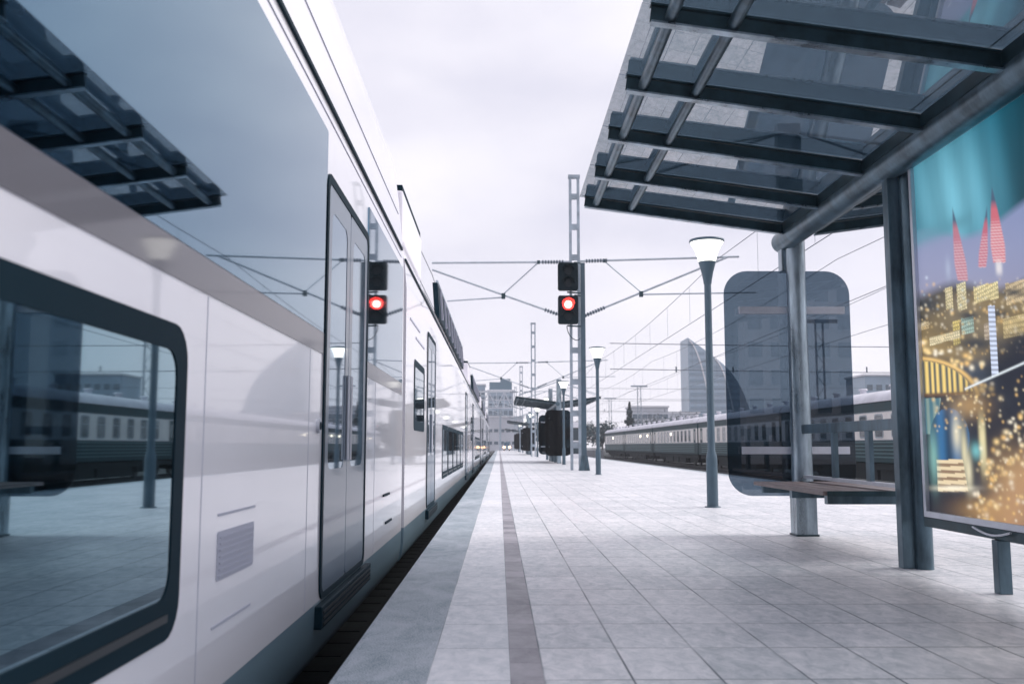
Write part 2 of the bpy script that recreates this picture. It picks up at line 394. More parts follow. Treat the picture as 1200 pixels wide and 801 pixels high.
def track(cx, y0, y1, sleepers):
    b = MB()
    for dx in (-0.76, 0.76):
        b.box(cx + dx - 0.035, cx + dx + 0.035, y0, y1, -0.87, -0.82); b.box(cx + dx - 0.012, cx + dx + 0.012, y0, y1, -0.96, -0.87); b.box(cx + dx - 0.07, cx + dx + 0.07, y0, y1, -0.975, -0.96)
    tag(b.build('railway_track', M['rail_steel']), kind='structure')
    b = MB(); y = y0
    while y < min(y1, sleepers):
        b.box(cx - 1.3, cx + 1.3, y, y + 0.24, -1.05, -0.978); y += 0.6
    tag(b.build('track_sleepers', M['sleeper']), kind='structure')
M['oily_ballast'] = mat('oily_ballast', (0.004, 0.008, 0.011), 0.95, var=0.5, scale=14, bump=0.6)  # near-black: the shade in the gap under the train put into the colour
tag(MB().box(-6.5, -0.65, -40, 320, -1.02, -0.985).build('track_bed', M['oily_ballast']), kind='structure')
for cx in (-2.8, 9.95, 14.4, 19.05): track(cx, -40, 320, 200)

# ------------------------------------------------------------------ train on the near track
TC = -2.8
HIGH = [(1.70, 0.06), (1.70, 1.6), (1.694, 3.02), (1.675, 3.3), (1.63, 3.8), (1.585, 4.12), (1.545, 4.32), (1.46, 4.47), (1.30, 4.57), (0.8, 4.66), (0, 4.69)]
LOW = [(1.70, 0.06), (1.70, 2.85), (1.675, 3.15), (1.60, 3.45), (1.44, 3.68), (1.2, 3.80), (0.7, 3.88), (0, 3.9)]
SKIRT = [(1.70, 0.06), (1.697, -0.10), (1.68, -0.24), (1.65, -0.31), (1.58, -0.345), (1.2, -0.35)]
def extr(prof, y0, y1):
    """symmetric closed profile about the track centre"""
    full = [(TC + u, z) for u, z in prof] + [(TC - u, z) for u, z in reversed(prof) if u > 1e-6]
    b = MB(); n = len(full); k = len(b.v)
    for y in (y0, y1):
        for x, z in full: b.v.append((x, y, z))
    for i in range(n):
        j = (i + 1) % n
        if i == n - 1: continue
        b.f.append((k + i, k + j, k + n + j, k + n + i)); b.sm.append(True)
    b.face([b.v[n - 1], b.v[0], b.v[n], b.v[2 * n - 1]])
    b.face([b.v[i] for i in range(n)][::-1]); b.face([b.v[n + i] for i in range(n)])
    return b
FX = TC + 1.70     # the flat side of the carriage
def slab(b, y0, y1, z0, z1, r, out_=0.006, deep=0.03):
    return b.prism(rrect(y0, y1, z0, z1, r), 'x', FX - deep, FX + out_)
def lower_window(root, y0, y1, mull=0):
    o = rrect(y0, y1, 0.365, 1.41, 0.13); i = rrect(y0 + 0.10, y1 - 0.10, 0.50, 1.32, 0.09)
    w = MB().ring(o, i, 'x', FX - 0.03, FX + 0.007).build('window', M['gasket'], root)
    MB().prism(i, 'x', FX - 0.03, FX + 0.003).build('pane', M['window_glass'], w)
    s = MB().box(FX - 0.004, FX + 0.012, y0 + 0.12, y1 - 0.12, 0.425, 0.45)
    s.build('sill', M['rail_steel'], w)
def door(root, y0, y1, ztop=2.75):
    ym = (y0 + y1) / 2
    d = MB().ring(rrect(y0, y1, 0.06, ztop, 0.10), rrect(y0 + 0.055, y1 - 0.055, 0.10, ztop - 0.06, 0.07), 'x', FX - 0.05, FX + 0.012).build('door_frame', M['gasket'], root)
    for a, b in ((y0 + 0.055, ym - 0.008), (ym + 0.008, y1 - 0.055)):
        o = rrect(a, b, 0.10, ztop - 0.06, 0.05); i = rrect(a + 0.13, b - 0.13, 0.85, ztop - 0.22, 0.09)
        lf = MB().ring(o, i, 'x', FX - 0.05, FX + 0.007).build('door', M['door_paint'], root)
        MB().prism(i, 'x', FX - 0.05, FX + 0.004).build('pane', M['train_glass'], lf)
        hy = b - 0.05 if b < ym + 0.01 else a + 0.05
        MB().tube((FX + 0.02, hy, 0.9), (FX + 0.02, hy, 1.5), 0.012, n=8).build('handle', M['pale_alu'], lf)
    MB().box(FX - 0.004, FX - 0.002, ym - 0.007, ym + 0.007, 0.10, ztop - 0.06)
    st = MB().box(FX - 0.02, FX + 0.045, y0 - 0.1, y1 + 0.15, -0.09, 0.045)
    sp_ = st.build('step', M['gasket'], root, 0.008)
    g = MB()
    for k in range(3): g.box(FX + 0.0455, FX + 0.051, y0 - 0.06, y1 + 0.1, -0.07 + 0.035 * k, -0.055 + 0.035 * k)
    g.build('tread', M['rail_steel'], sp_)
def bogie(root, yc):
    b = MB().box(TC - 1.15, TC + 1.15, yc - 1.6, yc + 1.6, -0.55, -0.36).build('bogie', M['under_dark'], root)
    for dy in (-1.2, 1.2):
        w = MB()
        for dx in (-0.78, 0.78): w.tube((TC + dx - 0.065, yc + dy, -0.40), (TC + dx + 0.065, yc + dy, -0.40), 0.42, n=28)
        w.tube((TC - 0.9, yc + dy, -0.40), (TC + 0.9, yc + dy, -0.40), 0.08)
        w.build('wheel', M['rail_steel'], b)
def carriage(y0, y1, prof, label):
    root = thing('train_carriage', (TC, (y0 + y1) / 2, -0.82), label, 'carriage', 'carriages of the white train')
    extr(prof, y0, y1).build('body', M['white_paint'], root)
    extr(SKIRT, y0, y1).build('skirt', M['skirt_paint'], root)
    for f in (0.16, 0.84): bogie(root, y0 + (y1 - y0) * f)
    # rain gutter along the side
    x = TC + (1.682 if prof is HIGH else 1.66)
    zz = 3.215
    MB().box(x - 0.03, x + 0.016, y0 + 0.15, y1 - 0.15, zz, zz + 0.028).build('gutter', M['gasket'], root)
    return root
def bellows(root, y0, y1, ztop):
    b = MB(); n = 5
    for k in range(n):
        a = y0 + (y1 - y0) * k / n; c = y0 + (y1 - y0) * (k + 0.7) / n
        b.box(TC - 1.5, TC + 1.5, a, c, -0.28, ztop)
    b.box(TC - 1.42, TC + 1.42, y0, y1, -0.25, ztop - 0.08)
    b.build('gangway_bellows', M['bellows'], root)
def fairing(root, y0, y1, z0, z1, ribs, xin=1.52, xout=1.62):
    # raised screen beside the roof equipment, slatted
    prof = [(TC + xout, z0), (TC + xout - 0.05, z1), (TC + xin - 0.05, z1), (TC + xin, z0)]
    f = MB().prism(prof, 'y', y0, y1).build('roof_screen', M['gasket'], root)
    for k in range(ribs):
        y = y0 + (y1 - y0) * (k + 0.5) / ribs
        MB().bar((TC + xout + 0.012, y, z0 + 0.04), (TC + xout - 0.036, y, z1 - 0.04), 0.10, 0.05, up=(1, 0, 0)).build('rib', M['vent_grey'], f)
    MB().tube((TC + xout - 0.06, y0, z1 + 0.02), (TC + xout - 0.06, y1, z1 + 0.02), 0.03).build('rail', M['galvanised'], f)

c1 = carriage(-14.0, 10.72, HIGH, 'white double-deck carriage nearest the camera with a long upper band of blue glass')
MB().prism(rrect(-13.4, 5.85, 1.70, 3.0, 0.02), 'x', FX - 0.03, FX + 0.005).build('upper_window', M['train_glass'], c1)
MB().prism(rrect(7.75, 10.58, 1.70, 3.0, 0.02), 'x', FX - 0.03, FX + 0.005).build('upper_window', M['train_glass'], c1)
MB().box(FX - 0.03, FX + 0.0045, -13.4, 5.85, 1.567, 1.697).build('waist_band', M['waist_paint'], c1)
MB().box(FX - 0.03, FX + 0.0045, 7.75, 10.58, 1.567, 1.697).build('waist_band', M['waist_paint'], c1)
for a, b in ((1.25, 3.30), (-1.15, 0.9), (-3.55, -1.5), (-5.95, -3.9), (-8.35, -6.3)): lower_window(c1, a, b)
v = MB().prism(rrect(3.74, 4.28, 0.475, 0.665, 0.012), 'x', FX - 0.03, FX + 0.004).build('vent', M['vent_grey'], c1)
s = MB()
for k in range(7): s.box(FX + 0.004, FX + 0.009, 3.76, 4.26, 0.488 + 0.025 * k, 0.496 + 0.025 * k)
s.build('louvre', M['vent_grey'], v)
for ya, zz in ((3.74, 0.725), (3.70, 0.30)): MB().box(FX - 0.01, FX + 0.003, ya, ya + 0.56, zz, zz + 0.01).build('panel_seam', M['vent_grey'], c1)
door(c1, 5.86, 7.74)
for (a, z) in ((9.0, 0.52), (9.2, 0.25)): MB().box(FX - 0.01, FX + 0.012, a, a + 0.5, z, z + 0.02).build('grab_handle', M['gasket'], c1)
bellows(c1, 10.72, 11.02, 3.05)
for ya in (3.52, 5.45, 8.35): MB().box(FX - 0.01, FX + 0.0015, ya, ya + 0.006, 0.07, 1.56).build('panel_seam', M['vent_grey'], c1)
for za in (3.12, 3.62): MB().box(TC + 1.55, TC + (1.6925 if za < 3.3 else 1.652), -13.8, 10.5, za, za + 0.006).build('panel_seam', M['vent_grey'], c1)
bt = MB().tube((FX - 0.01, 5.72, 1.12), (FX + 0.018, 5.72, 1.12), 0.045, n=18).build('door_button', M['pale_alu'], c1)
MB().tube((FX + 0.018, 5.72, 1.12), (FX + 0.022, 5.72, 1.12), 0.025, n=14).build('button_face', M['gasket'], bt)

def low_car(y0, label):
    c = carriage(y0, y0 + 24.2, LOW, label)
    o = rrect(y0 + 1.1, y0 + 2.75, 1.2, 2.12, 0.09); i = rrect(y0 + 1.2, y0 + 2.65, 1.33, 2.03, 0.06)
    w = MB().ring(o, i, 'x', FX - 0.03, FX + 0.007).build('window', M['gasket'], c)
    MB().prism(i, 'x', FX - 0.03, FX + 0.003).build('pane', M['window_glass'], w)
    door(c, y0 + 3.3, y0 + 5.1)
    door(c, y0 + 19.6, y0 + 21.4)
    for k in range(5): lower_window(c, y0 + 7.2 + 2.15 * k, y0 + 9.2 + 2.15 * k)
    MB().box(TC + 1.0, TC + 1.60, y0 + 0.4, y0 + 3.2, 3.5, 4.16).build('roof_box', M['roof_paint'], c, 0.03)
    MB().box(TC + 1.02, TC + 1.585, y0 + 0.45, y0 + 3.15, 4.16, 4.24).build('roof_rail', M['gasket'], c)
    fairing(c, y0 + 7.4, y0 + 20.0, 3.52, 4.22, 9)
    bellows(c, y0 + 24.2, y0 + 24.5, 3.0)
    for (a, z) in ((y0 + 0.5, 2.55), (y0 + 1.3, 2.4)): MB().box(FX - 0.01, FX + 0.008, a, a + 1.4, z, z + 0.025).build('panel_seam', M['vent_grey'], c)
    return c
lc = low_car(11.02, 'second carriage of the white train with slatted dark screens on its lower roof')
for yy, lab in ((35.52, 'third white carriage along the platform edge behind the slatted roof screens'), (60.02, 'fourth white carriage small and far down the platform edge'), (84.52, 'last and farthest white carriage of the train at the platform')):
    c = copy_tree(lc); c.location.y += yy - 11.02; c['label'] = lab

# ------------------------------------------------------------------ shelters
SX = 3.43
def shelter(yc):
    rt = thing('platform_shelter', (SX, yc, 0), '', 'shelter', 'glass shelters along the platform')
    for s_ in (-1, 1):
        y = yc + 4.32 * s_
        c = MB().lathe(SX, y, [(0.118, 0), (0.118, 0.5), (0.108, 2.2), (0.103, 3.42)], 20)
        c.box(SX - 0.115, SX + 0.115, y - 0.115, y + 0.115, 0.0, 0.55)
        co = c.build('column', M['column_steel'], rt)
        MB().box(SX - 0.128, SX + 0.128, y - 0.128, y + 0.128, 0.0, 0.02).build('base_plate', M['dark_steel'], co)
        # mast over the roof with tie rods out to the wing tips
        m = MB().box(SX - 0.14, SX + 0.14, y + 0.13 * s_ - 0.07, y + 0.13 * s_ + 0.07, 3.02, 4.8).build('roof_mast', M['column_steel'], rt, 0.01)
        for q in (-1, 1):
            t = MB()
            for e in (-0.5, 0.0): t.tube((SX + 0.1 * q, y, 4.66), (SX + 2.3 * q, y + s_ * e * 2.2, 3.93), 0.018, n=8)
            t.build('tie_rod', M['galvanised'], m)
        # rounded dark glass windbreak on two flat brackets
        yp = y + 0.18 * s_
        g = MB().prism(rrect(2.63, 4.11, 0.43, 3.04, 0.28, 8), 'y', yp - 0.006, yp + 0.006).build('windbreak', M['panel_glass'], rt)
        for z in (2.52, 0.905):
            MB().box(2.78, 4.01, y - 0.03 + 0.1 * s_, y + 0.03 + 0.1 * s_, z, z + 0.085).build('bracket', M['pale_alu'], g, 0.004)
            for x in (2.86, 3.93): MB().tube((x, yp - 0.02, z + 0.04), (x, yp + 0.02, z + 0.04), 0.022, n=10).build('bolt', M['steel'], g)
        # posts beside the poster case
        y = yc + 1.5 * s_
        p = MB().box(SX - 0.115, SX + 0.115, y - 0.055, y + 0.055, 0, 3.42)
        p.tube((SX + 0.05, y - 0.075 * s_, 0), (SX + 0.05, y - 0.075 * s_, 3.3), 0.07, n=14)
        p.build('post', M['steel'], rt, 0.006)
        # backrest between column and post
        ya, yb = sorted((yc + 1.56 * s_, yc + 4.22 * s_))
        b = MB().box(SX - 0.03, SX + 0.03, ya, yb, 1.135, 1.235).build('backrest', M['steel'], rt, 0.006)
        MB().box(SX - 0.025, SX + 0.025, ya, yb, 0.64, 0.675).build('lower_rail', M['pale_alu'], b)
        for f in (0.30, 0.64):
            y = ya + (yb - ya) * f
            MB().box(SX - 0.02, SX + 0.02, y - 0.05, y + 0.05, 0.675, 1.135).build('upright', M['steel'], b)
        # plank seat, open to both platforms
        y0, y1 = (yc + 1.95, yc + 4.22) if s_ > 0 else (yc - 4.22, yc - 1.95)
        st = MB()
        for k in range(3):
            for q in (-1, 1):
                xa = SX + q * (0.045 + 0.185 * k); xb = xa + q * 0.17
                st.box(min(xa, xb), max(xa, xb), y0, y1, 0.565, 0.605)
        so = st.build('seat', M['wood'], rt, 0.006)
        for y in (y0 + 0.12, (y0 + y1) / 2, y1 - 0.12):
            MB().box(SX - 0.52, SX + 0.52, y - 0.04, y + 0.04, 0.485, 0.563).build('bearer', M['steel'], so)
        MB().box(SX - 0.55, SX + 0.55, y0 - 0.012, y0 - 0.002, 0.56, 0.606).build('end_trim', M['dark_steel'], so)
    # main tube
    MB().tube((SX - 0.08, yc - 4.55, 3.39), (SX - 0.08, yc + 4.55, 3.39), 0.125, n=24).build('ridge_beam', M['steel'], rt)
    for q in (-1, 1):
        x_in, x_out = SX + 0.16 * q, SX + 2.46 * q
        zi, zo = 3.45, 3.755
        sl = (zo - zi) / (x_out - x_in)
        def zat(x): return zi + (x - x_in) * sl
        pts = [(x_in, zi + 0.075), (x_out + 0.05 * q, zat(x_out + 0.05 * q) + 0.075)]
        pl = [(pts[0][0], pts[0][1]), (pts[1][0], pts[1][1]), (pts[1][0], pts[1][1] + 0.012), (pts[0][0], pts[0][1] + 0.012)]
        gls = MB()
        for k in range(7):
            ya = yc - 4.095 + 1.17 * k
            gls.prism(pl, 'y', ya + 0.012, ya + 1.158)
        gls.prism(pl, 'y', yc - 4.36, yc - 4.107); gls.prism(pl, 'y', yc + 4.107, yc + 4.17)
        gls.build('canopy_glass', M['canopy_glass'], rt)
        for k in range(8):
            y = yc - 4.095 + 1.17 * k
            b = MB().bar((x_in, y, zi - 0.005), (x_out, y, zo + 0.005), 0.020, 0.10, up=(0, 0, 1))
            b.bar((x_in, y, zi + 0.058), (x_out, y, zo + 0.066), 0.06, 0.014)
            bo = b.build('rafter', M['dark_steel'], rt)
            MB().bar((x_in, y, zi - 0.063), (x_out, y, zo - 0.053), 0.07, 0.014).build('flange', M['column_steel'], bo)
        for x in (SX + 2.33 * q, SX + 1.93 * q):
            MB().tube((x, yc - 4.2, zat(x) - 0.0), (x, yc + 4.16, zat(x) - 0.0), 0.041, n=12).build('purlin_tube', M['steel'], rt)
        MB().bar((x_in + 0.02 * q, yc - 4.3, zi + 0.02), (x_in + 0.02 * q, yc + 4.2, zi + 0.02), 0.06, 0.10).build('inner_rail', M['dark_steel'], rt)
    # poster case
    ya, yb = yc - 1.27, yc + 1.21
    fo = [(ya, 0.44), (yb, 0.44), (yb, 3.33), (ya, 3.33)]; fi = [(ya + 0.045, 0.485), (yb - 0.045, 0.485), (yb - 0.045, 3.285), (ya + 0.045, 3.285)]
    pc = MB().ring(fo, fi, 'x', SX - 0.035, SX + 0.09).build('poster_case', M['pale_alu'], rt, 0.004)
    MB().box(SX - 0.02, SX + 0.08, ya - 0.01, yb + 0.04, 0.36, 0.437).build('case_rail', M['dark_steel'], pc, 0.006)
    MB().box(SX + 0.0, SX + 0.07, ya + 0.02, yb - 0.02, 0.46, 3.31).build('case_back', M['dark_steel'], pc)
    MB().box(SX - 0.04, SX + 0.05, yc + 0.10, yc + 0.18, 0, 0.36).build('leg', M['steel'], pc, 0.005)
    MB().path([(SX - 0.045, yc + 0.42 - 0.05 * k, 0.425 - 0.035 * math.sin(math.pi * k / 10)) for k in range(11)], 0.008).build('latch_handle', M['pale_alu'], pc)
    return rt, pc, (ya + 0.045, yb - 0.045)
SH = 6.35
sh, pcase, (pya, pyb) = shelter(SH)
sh['label'] = 'nearest platform shelter with tinted glass canopy, plank bench and large night city poster'

# the poster picture: painted point by point on a fine grid
def poster(parent):
    ny, nz_ = 290, 335
    ys = np.linspace(pyb, pya, ny); zs = np.linspace(3.285, 0.485, nz_)
    Y, Z = np.meshgrid(ys, zs)                       # rows run downwards
    # picture coordinates: s across, 0 at the far edge, t down
    px = 584.9 + 3.4 * 1100 / Y; 
    s = px; t = 522 - (Z - 1) * 1100 / Y
    t = t * 1.0
    rng = np.random.default_rng(3)
    def noise(seed, fx, fy):
        r = np.random.default_rng(seed); a = np.zeros_like(Y)
        for o in range(4):
            for _ in range(3):
                kx, ky, ph = r.normal(0, fx * 2 ** o), r.normal(0, fy * 2 ** o), r.uniform(0, 6.28)
                a += np.sin(kx * Y + ky * Z + ph) / 2 ** o
        return a / 4
    img = np.zeros(Y.shape + (3,))
    # upper teal hanging cloth of light, with pale vertical rays
    teal = np.stack([0.012 + 0 * Y, 0.155 + 0 * Y, 0.235 + 0 * Y], -1)
    rays = np.clip(0.5 + 0.5 * np.sin((s - 0.12 * t) * 0.19) + 0.6 * noise(1, 6, 0.3), 0, 1.5)
    mid = np.exp(-((s - 1125) / 55) ** 2) * np.exp(-((t - 225) / 85) ** 2)
    img[:] = teal * (0.75 + 0.15 * rays)[..., None] + np.array([0.17, 0.36, 0.41]) * (mid * (0.7 + 0.3 * rays))[..., None]
    dk = np.clip((s - 1178) / 60, 0, 0.6)[..., None]; img = img * (1 - dk)
    # lavender evening sky under its slanting hem
    hem = 272 - (s - 1062) * 0.05 + 6 * np.sin(s * 0.05) - 26 * np.clip((s - 1140) / 60, 0, 1.4)
    lav = np.stack([0.25 + 0.0007 * (t - 250), 0.29 + 0.0004 * (t - 250), 0.47 + 0 * t], -1)
    k = np.clip((t - hem) / 12 + 0.3, 0, 1)[..., None]; img = img * (1 - k) + lav * k
    streak = (np.exp(-((t - (283 - (s - 1062) * 0.38)) / 10) ** 2) * (s < 1150))[..., None]
    img = img * (1 - 0.75 * streak) + np.array([0.10, 0.30, 0.38]) * 0.75 * streak
    # hills and town below
    hill = 335 + 6 * np.sin(s * 0.06) - (s - 1062) * 0.10
    k = np.clip((t - hem - 45) / 60, 0, 1)[..., None]
    img = img * (1 - 0.35 * k) + np.array([0.22, 0.22, 0.34]) * 0.35 * k
    k = np.clip((t - hill) / 14, 0, 1)[..., None]
    town = np.stack([0.030 + 0 * t, 0.042 + 0 * t, 0.060 + 0 * t], -1) * (1 + 0.8 * noise(4, 9, 9))[..., None]
    img = img * (1 - k) + np.clip(town, 0.01, 1) * k
    def blob(cx, cy, rx, ry, c, a=1.0, p=2):
        nonlocal img
        w = a * np.exp(-(np.abs((s - cx) / rx) ** p + np.abs((t - cy) / ry) ** p))[..., None]
        img = img * (1 - np.clip(w, 0, 1)) + np.array(c) * w
    def spire(cx, top, bot, w, c, lit, lean=3):
        nonlocal img
        f = np.clip((t - top) / (bot - top), 0, 1)
        half = w * 0.5 * np.clip(1.25 * f ** 0.8, 0, 1) * (1 - 0.12 * np.clip((f - 0.8) / 0.2, 0, 1))
        dist = half - np.abs(s - cx - lean * (f - 0.5) * 2)
        a = (np.clip(dist / 1.6 + 0.2, 0, 1) * (t > top) * (t < bot))[..., None]
        colr = np.array([0.07, 0.10, 0.17]) * (1 - np.clip((f - 0.18) / 0.12, 0, 1))[..., None] + np.array(c) * np.clip((f - 0.18) / 0.12, 0, 1)[..., None]
        bandw = (np.clip(0.5 + 0.9 * np.sin(t * 1.75 + s * 0.12), 0, 1) * np.clip((f - 0.42) / 0.12, 0, 1))[..., None]
        colr = colr * (1 - bandw * 0.62) + np.array(lit) * bandw * 0.62
        img = img * (1 - 0.9 * a) + colr * 0.9 * a
    spire(1131, 236, 326, 15, (0.52, 0.17, 0.22), (0.78, 0.58, 0.60), 4)
    spire(1164, 234, 310, 11.5, (0.55, 0.12, 0.17), (0.80, 0.62, 0.64), -5)
    spire(1178, 210, 304, 18, (0.66, 0.14, 0.18), (0.92, 0.78, 0.75), 2)
    blob(1179, 310, 4, 9, (0.85, 0.80, 0.78), 0.8, 3)
    blob(1118, 312, 3, 12, (0.45, 0.52, 0.66), 0.6)
    for cx, cy, rx, ry, c in ((1110, 372, 46, 22, (0.40, 0.29, 0.13)), (1170, 372, 50, 26, (0.46, 0.33, 0.14)), (1085, 402, 26, 10, (0.62, 0.43, 0.16)), (1120, 412, 44, 12, (0.66, 0.44, 0.15)), (1200, 350, 40, 16, (0.42, 0.31, 0.16))): blob(cx, cy, rx, ry, c, 0.38)
    def block(x0, x1, y0, y1, c, rows=3.2, sl=-0.25):
        nonlocal img
        tt = t - (s - x0) * sl
        ins = ((s > x0) & (s < x1) & (tt > y0) & (tt < y1))[..., None]
        win = ((np.sin(tt * rows) > -0.35) & (np.sin(s * 2.4 + np.sin(tt * 1.3) * 1.5) > -0.6))[..., None]
        img = np.where(ins & win, np.array(c), np.where(ins, np.array(c) * 0.5, img))
    block(1113, 1122, 335, 362, (0.80, 0.70, 0.42)); block(1127, 1138, 330, 362, (0.82, 0.74, 0.46)); block(1147, 1177, 334, 354, (0.92, 0.80, 0.44))
    block(1185, 1232, 330, 356, (0.70, 0.55, 0.34))
    block(1120, 1128, 375, 404, (0.78, 0.62, 0.22)); block(1130, 1145, 372, 392, (0.40, 0.55, 0.48)); block(1157, 1166, 378, 398, (0.6, 0.5, 0.4))
    block(1092, 1128, 394, 404, (0.95, 0.84, 0.55), 2.0)
    block(1180, 1240, 372, 396, (0.72, 0.58, 0.30)); block(1072, 1092, 380, 388, (0.62, 0.48, 0.28))
    def lights(n, fx, fy, cols, r0, r1, a=0.9):
        for _ in range(n):
            cx, cy = fx(), fy(); rr = rng.uniform(r0, r1) * 0.62; c = cols[rng.integers(len(cols))]
            blob(cx, cy, rr, rr * 1.15, c, a * rng.uniform(0.4, 1))
    U = lambda a, b: (lambda: rng.uniform(a, b))
    warm = [(1.0, 0.72, 0.32), (1.0, 0.82, 0.5), (0.95, 0.6, 0.22), (1.0, 0.9, 0.7)]
    cool = [(0.55, 0.8, 0.95), (0.8, 0.9, 1.0)]
    lights(110, U(1066, 1240), U(322, 366), warm + cool, 1.2, 3.0, 0.5)
    for cx, cy, rx, ry in ((1105, 396, 30, 9), (1150, 350, 40, 14), (1180, 388, 26, 14), (1085, 384, 16, 8), (1205, 372, 30, 10)): blob(cx, cy, rx, ry, (0.42, 0.29, 0.11), 0.3)
    for cx, cy, rx, ry in ((1092, 356, 16, 8), (1140, 368, 12, 5), (1175, 366, 14, 6), (1145, 402, 20, 7), (1205, 402, 22, 12), (1080, 372, 10, 5), (1195, 340, 14, 5)): blob(cx, cy, rx, ry, (0.015, 0.028, 0.045), 0.85)
    lights(190, U(1066, 1240), U(350, 414), warm, 1.4, 3.4, 0.6)
    # bay: a sweep of gold reflections under the curved seafront
    bx, by, brx, bry = 1076, 468, 66, 46
    e = ((s - bx) / brx) ** 2 + ((t - by) / bry) ** 2
    bay = (e < 1) & (t < 462) & (t > 410)
    refl = np.clip(0.55 + 0.5 * np.sin(s * 0.95 + 0.5 * np.sin(s * 0.31)), 0.1, 1)[..., None]
    img = np.where(bay[..., None], np.array([0.95, 0.68, 0.22]) * refl + np.array([0.02, 0.06, 0.09]) * (1 - refl), img)
    shore = np.exp(-((np.sqrt(e) - 1.06) / 0.05) ** 2) * (t < 464)
    img = img * (1 - shore[..., None]) + np.array([0.85, 0.55, 0.2]) * shore[..., None]
    for i in range(42):
        th = rng.uniform(-1.75, 0.05); q = rng.uniform(1.12, 1.5)
        blob(bx + brx * q * math.cos(th), by + bry * q * math.sin(th), rng.uniform(1.8, 3.4), rng.uniform(1.8, 3.4), warm[rng.integers(4)], 0.9)
    pier = np.exp(-((t - 463 + (s - 1076) * 0.05) / 2.2) ** 2) * (s < 1140)
    img = img * (1 - pier[..., None]) + np.array([0.16, 0.09, 0.05]) * pier[..., None]
    water = (t > 466) & (t < 508) & (s < 1102 - (t - 466) * 0.2)
    wv = np.clip(0.4 + 0.6 * np.sin(s * 0.8), 0, 1)[..., None]
    img = np.where(water[..., None], np.array([0.06, 0.17, 0.22]) + np.array([0.30, 0.26, 0.12]) * wv * 0.6, img)
    # dark gardens to the right and lower middle
    for cx, cy, rx, ry in ((1190, 440, 30, 34), (1215, 420, 30, 30), (1150, 490, 22, 40), (1165, 530, 26, 40), (1195, 490, 26, 24), (1120, 590, 34, 14), (1240, 470, 40, 60), (1085, 590, 20, 12)):
        blob(cx, cy, rx, ry, (0.012, 0.016, 0.03), 0.92, 3)
    # lit tower and the thin white streak
    img = np.where(((np.abs(s - 1167) < 4) & (t > 356) & (t < 440))[..., None], np.array([0.72, 0.80, 1.0]) * np.clip(0.75 + 0.35 * np.sin(t * 1.1), 0.3, 1)[..., None], img)
    ln = np.exp(-((t - (455 - (s - 1132) * 0.435)) / 1.3) ** 2) * ((s > 1130) & (s < 1240))
    img = img * (1 - ln[..., None]) + np.array([0.85, 0.92, 0.95]) * ln[..., None]
    # glass hall with a curving bright rim
    hall = (((s - 1110) / 23) ** 2 + ((t - 512) / 34) ** 2 < 1)
    img = np.where(hall[..., None], np.array([0.02, 0.10, 0.22]) * (1 + 0.5 * np.sin(s * 0.35))[..., None], img)
    blob(1118, 508, 5, 20, (0.80, 0.72, 0.5), 0.9); blob(1126, 528, 3.5, 26, (0.75, 0.68, 0.42), 0.9); blob(1148, 520, 4, 32, (0.85, 0.75, 0.42), 0.95, 3); blob(1140, 528, 6, 9, (0.2, 0.6, 0.62), 0.8)
    base = (s > 1093) & (s < 1124 + (t - 540) * 0.12) & (t > 538) & (t < 575)
    rows_ = (np.sin((t - 538) * 0.78) > -0.2)[..., None]
    img = np.where(base[..., None], np.where(rows_, np.array([0.82, 0.66, 0.42]), np.array([0.30, 0.20, 0.12])), img)
    blob(1090, 535, 5, 30, (0.30, 0.62, 0.55), 0.65); blob(1112, 571, 22, 3, (1.0, 0.92, 0.72), 0.9); blob(1130, 552, 4, 22, (0.9, 0.82, 0.55), 0.8)
    # sodium lit road sweeping to the lower right
    road = np.clip(1 - np.abs(s - (1150 + (614 - t) * 0.42) - 22) / (22 + (t - 520) * 0.28), 0, 1) * np.clip((t - 500) / 40, 0, 1)
    img = img * (1 - 0.85 * road[..., None]) + np.array([0.55, 0.30, 0.15]) * 0.85 * road[..., None]
    for i in range(70):
        f = rng.uniform(0, 1); sd = rng.choice([-1, 1])
        blob(1136 + f * 66 + sd * rng.uniform(2, 16), 612 - f * 130 + rng.normal(0, 4), rng.uniform(1.6, 3.6), rng.uniform(1.6, 3.6), warm[rng.integers(4)], 0.9)
    for cx, cy, rx, ry, c in ((1150, 596, 34, 14, (0.56, 0.32, 0.12)), (1180, 560, 26, 34, (0.54, 0.33, 0.15)), (1196, 590, 30, 30, (0.46, 0.27, 0.15)), (1135, 475, 20, 14, (0.55, 0.34, 0.14))): blob(cx, cy, rx, ry, c, 0.7)
    lights(60, U(1140, 1215), U(520, 612), warm, 1.6, 4.2, 0.8)
    lights(70, U(1170, 1245), U(440, 612), warm, 1.4, 3.2, 0.8)
    lights(60, U(1092, 1160), U(462, 505), warm, 1.4, 3.0, 0.8)
    lights(160, U(1235, 1330), U(370, 640), warm, 1.6, 4.0, 0.7)
    img = np.clip(img, 0.004, 1.0)
    verts = [(SX - 0.005, float(y), float(z)) for y, z in zip(Y.ravel(), Z.ravel())]
    b = MB(); b.v = verts
    for i in range(nz_ - 1):
        for j in range(ny - 1):
            q = i * ny + j; b.f.append((q, q + ny, q + ny + 1, q + 1)); b.sm.append(False)
    m = bpy.data.materials.new('poster_print'); m.use_nodes = True
    t_ = m.node_tree; bs = t_.nodes['Principled BSDF']
    at = nd(t_, 'ShaderNodeVertexColor', layer_name='print')
    dm = nd(t_, 'ShaderNodeMix', data_type='RGBA', blend_type='MULTIPLY'); dm.inputs['Factor'].default_value = 1; dm.inputs['B'].default_value = (0.5, 0.5, 0.5, 1)
    t_.links.new(at.outputs['Color'], dm.inputs['A']); t_.links.new(dm.outputs['Result'], bs.inputs['Base Color']); t_.links.new(at.outputs['Color'], bs.inputs['Emission Color'])
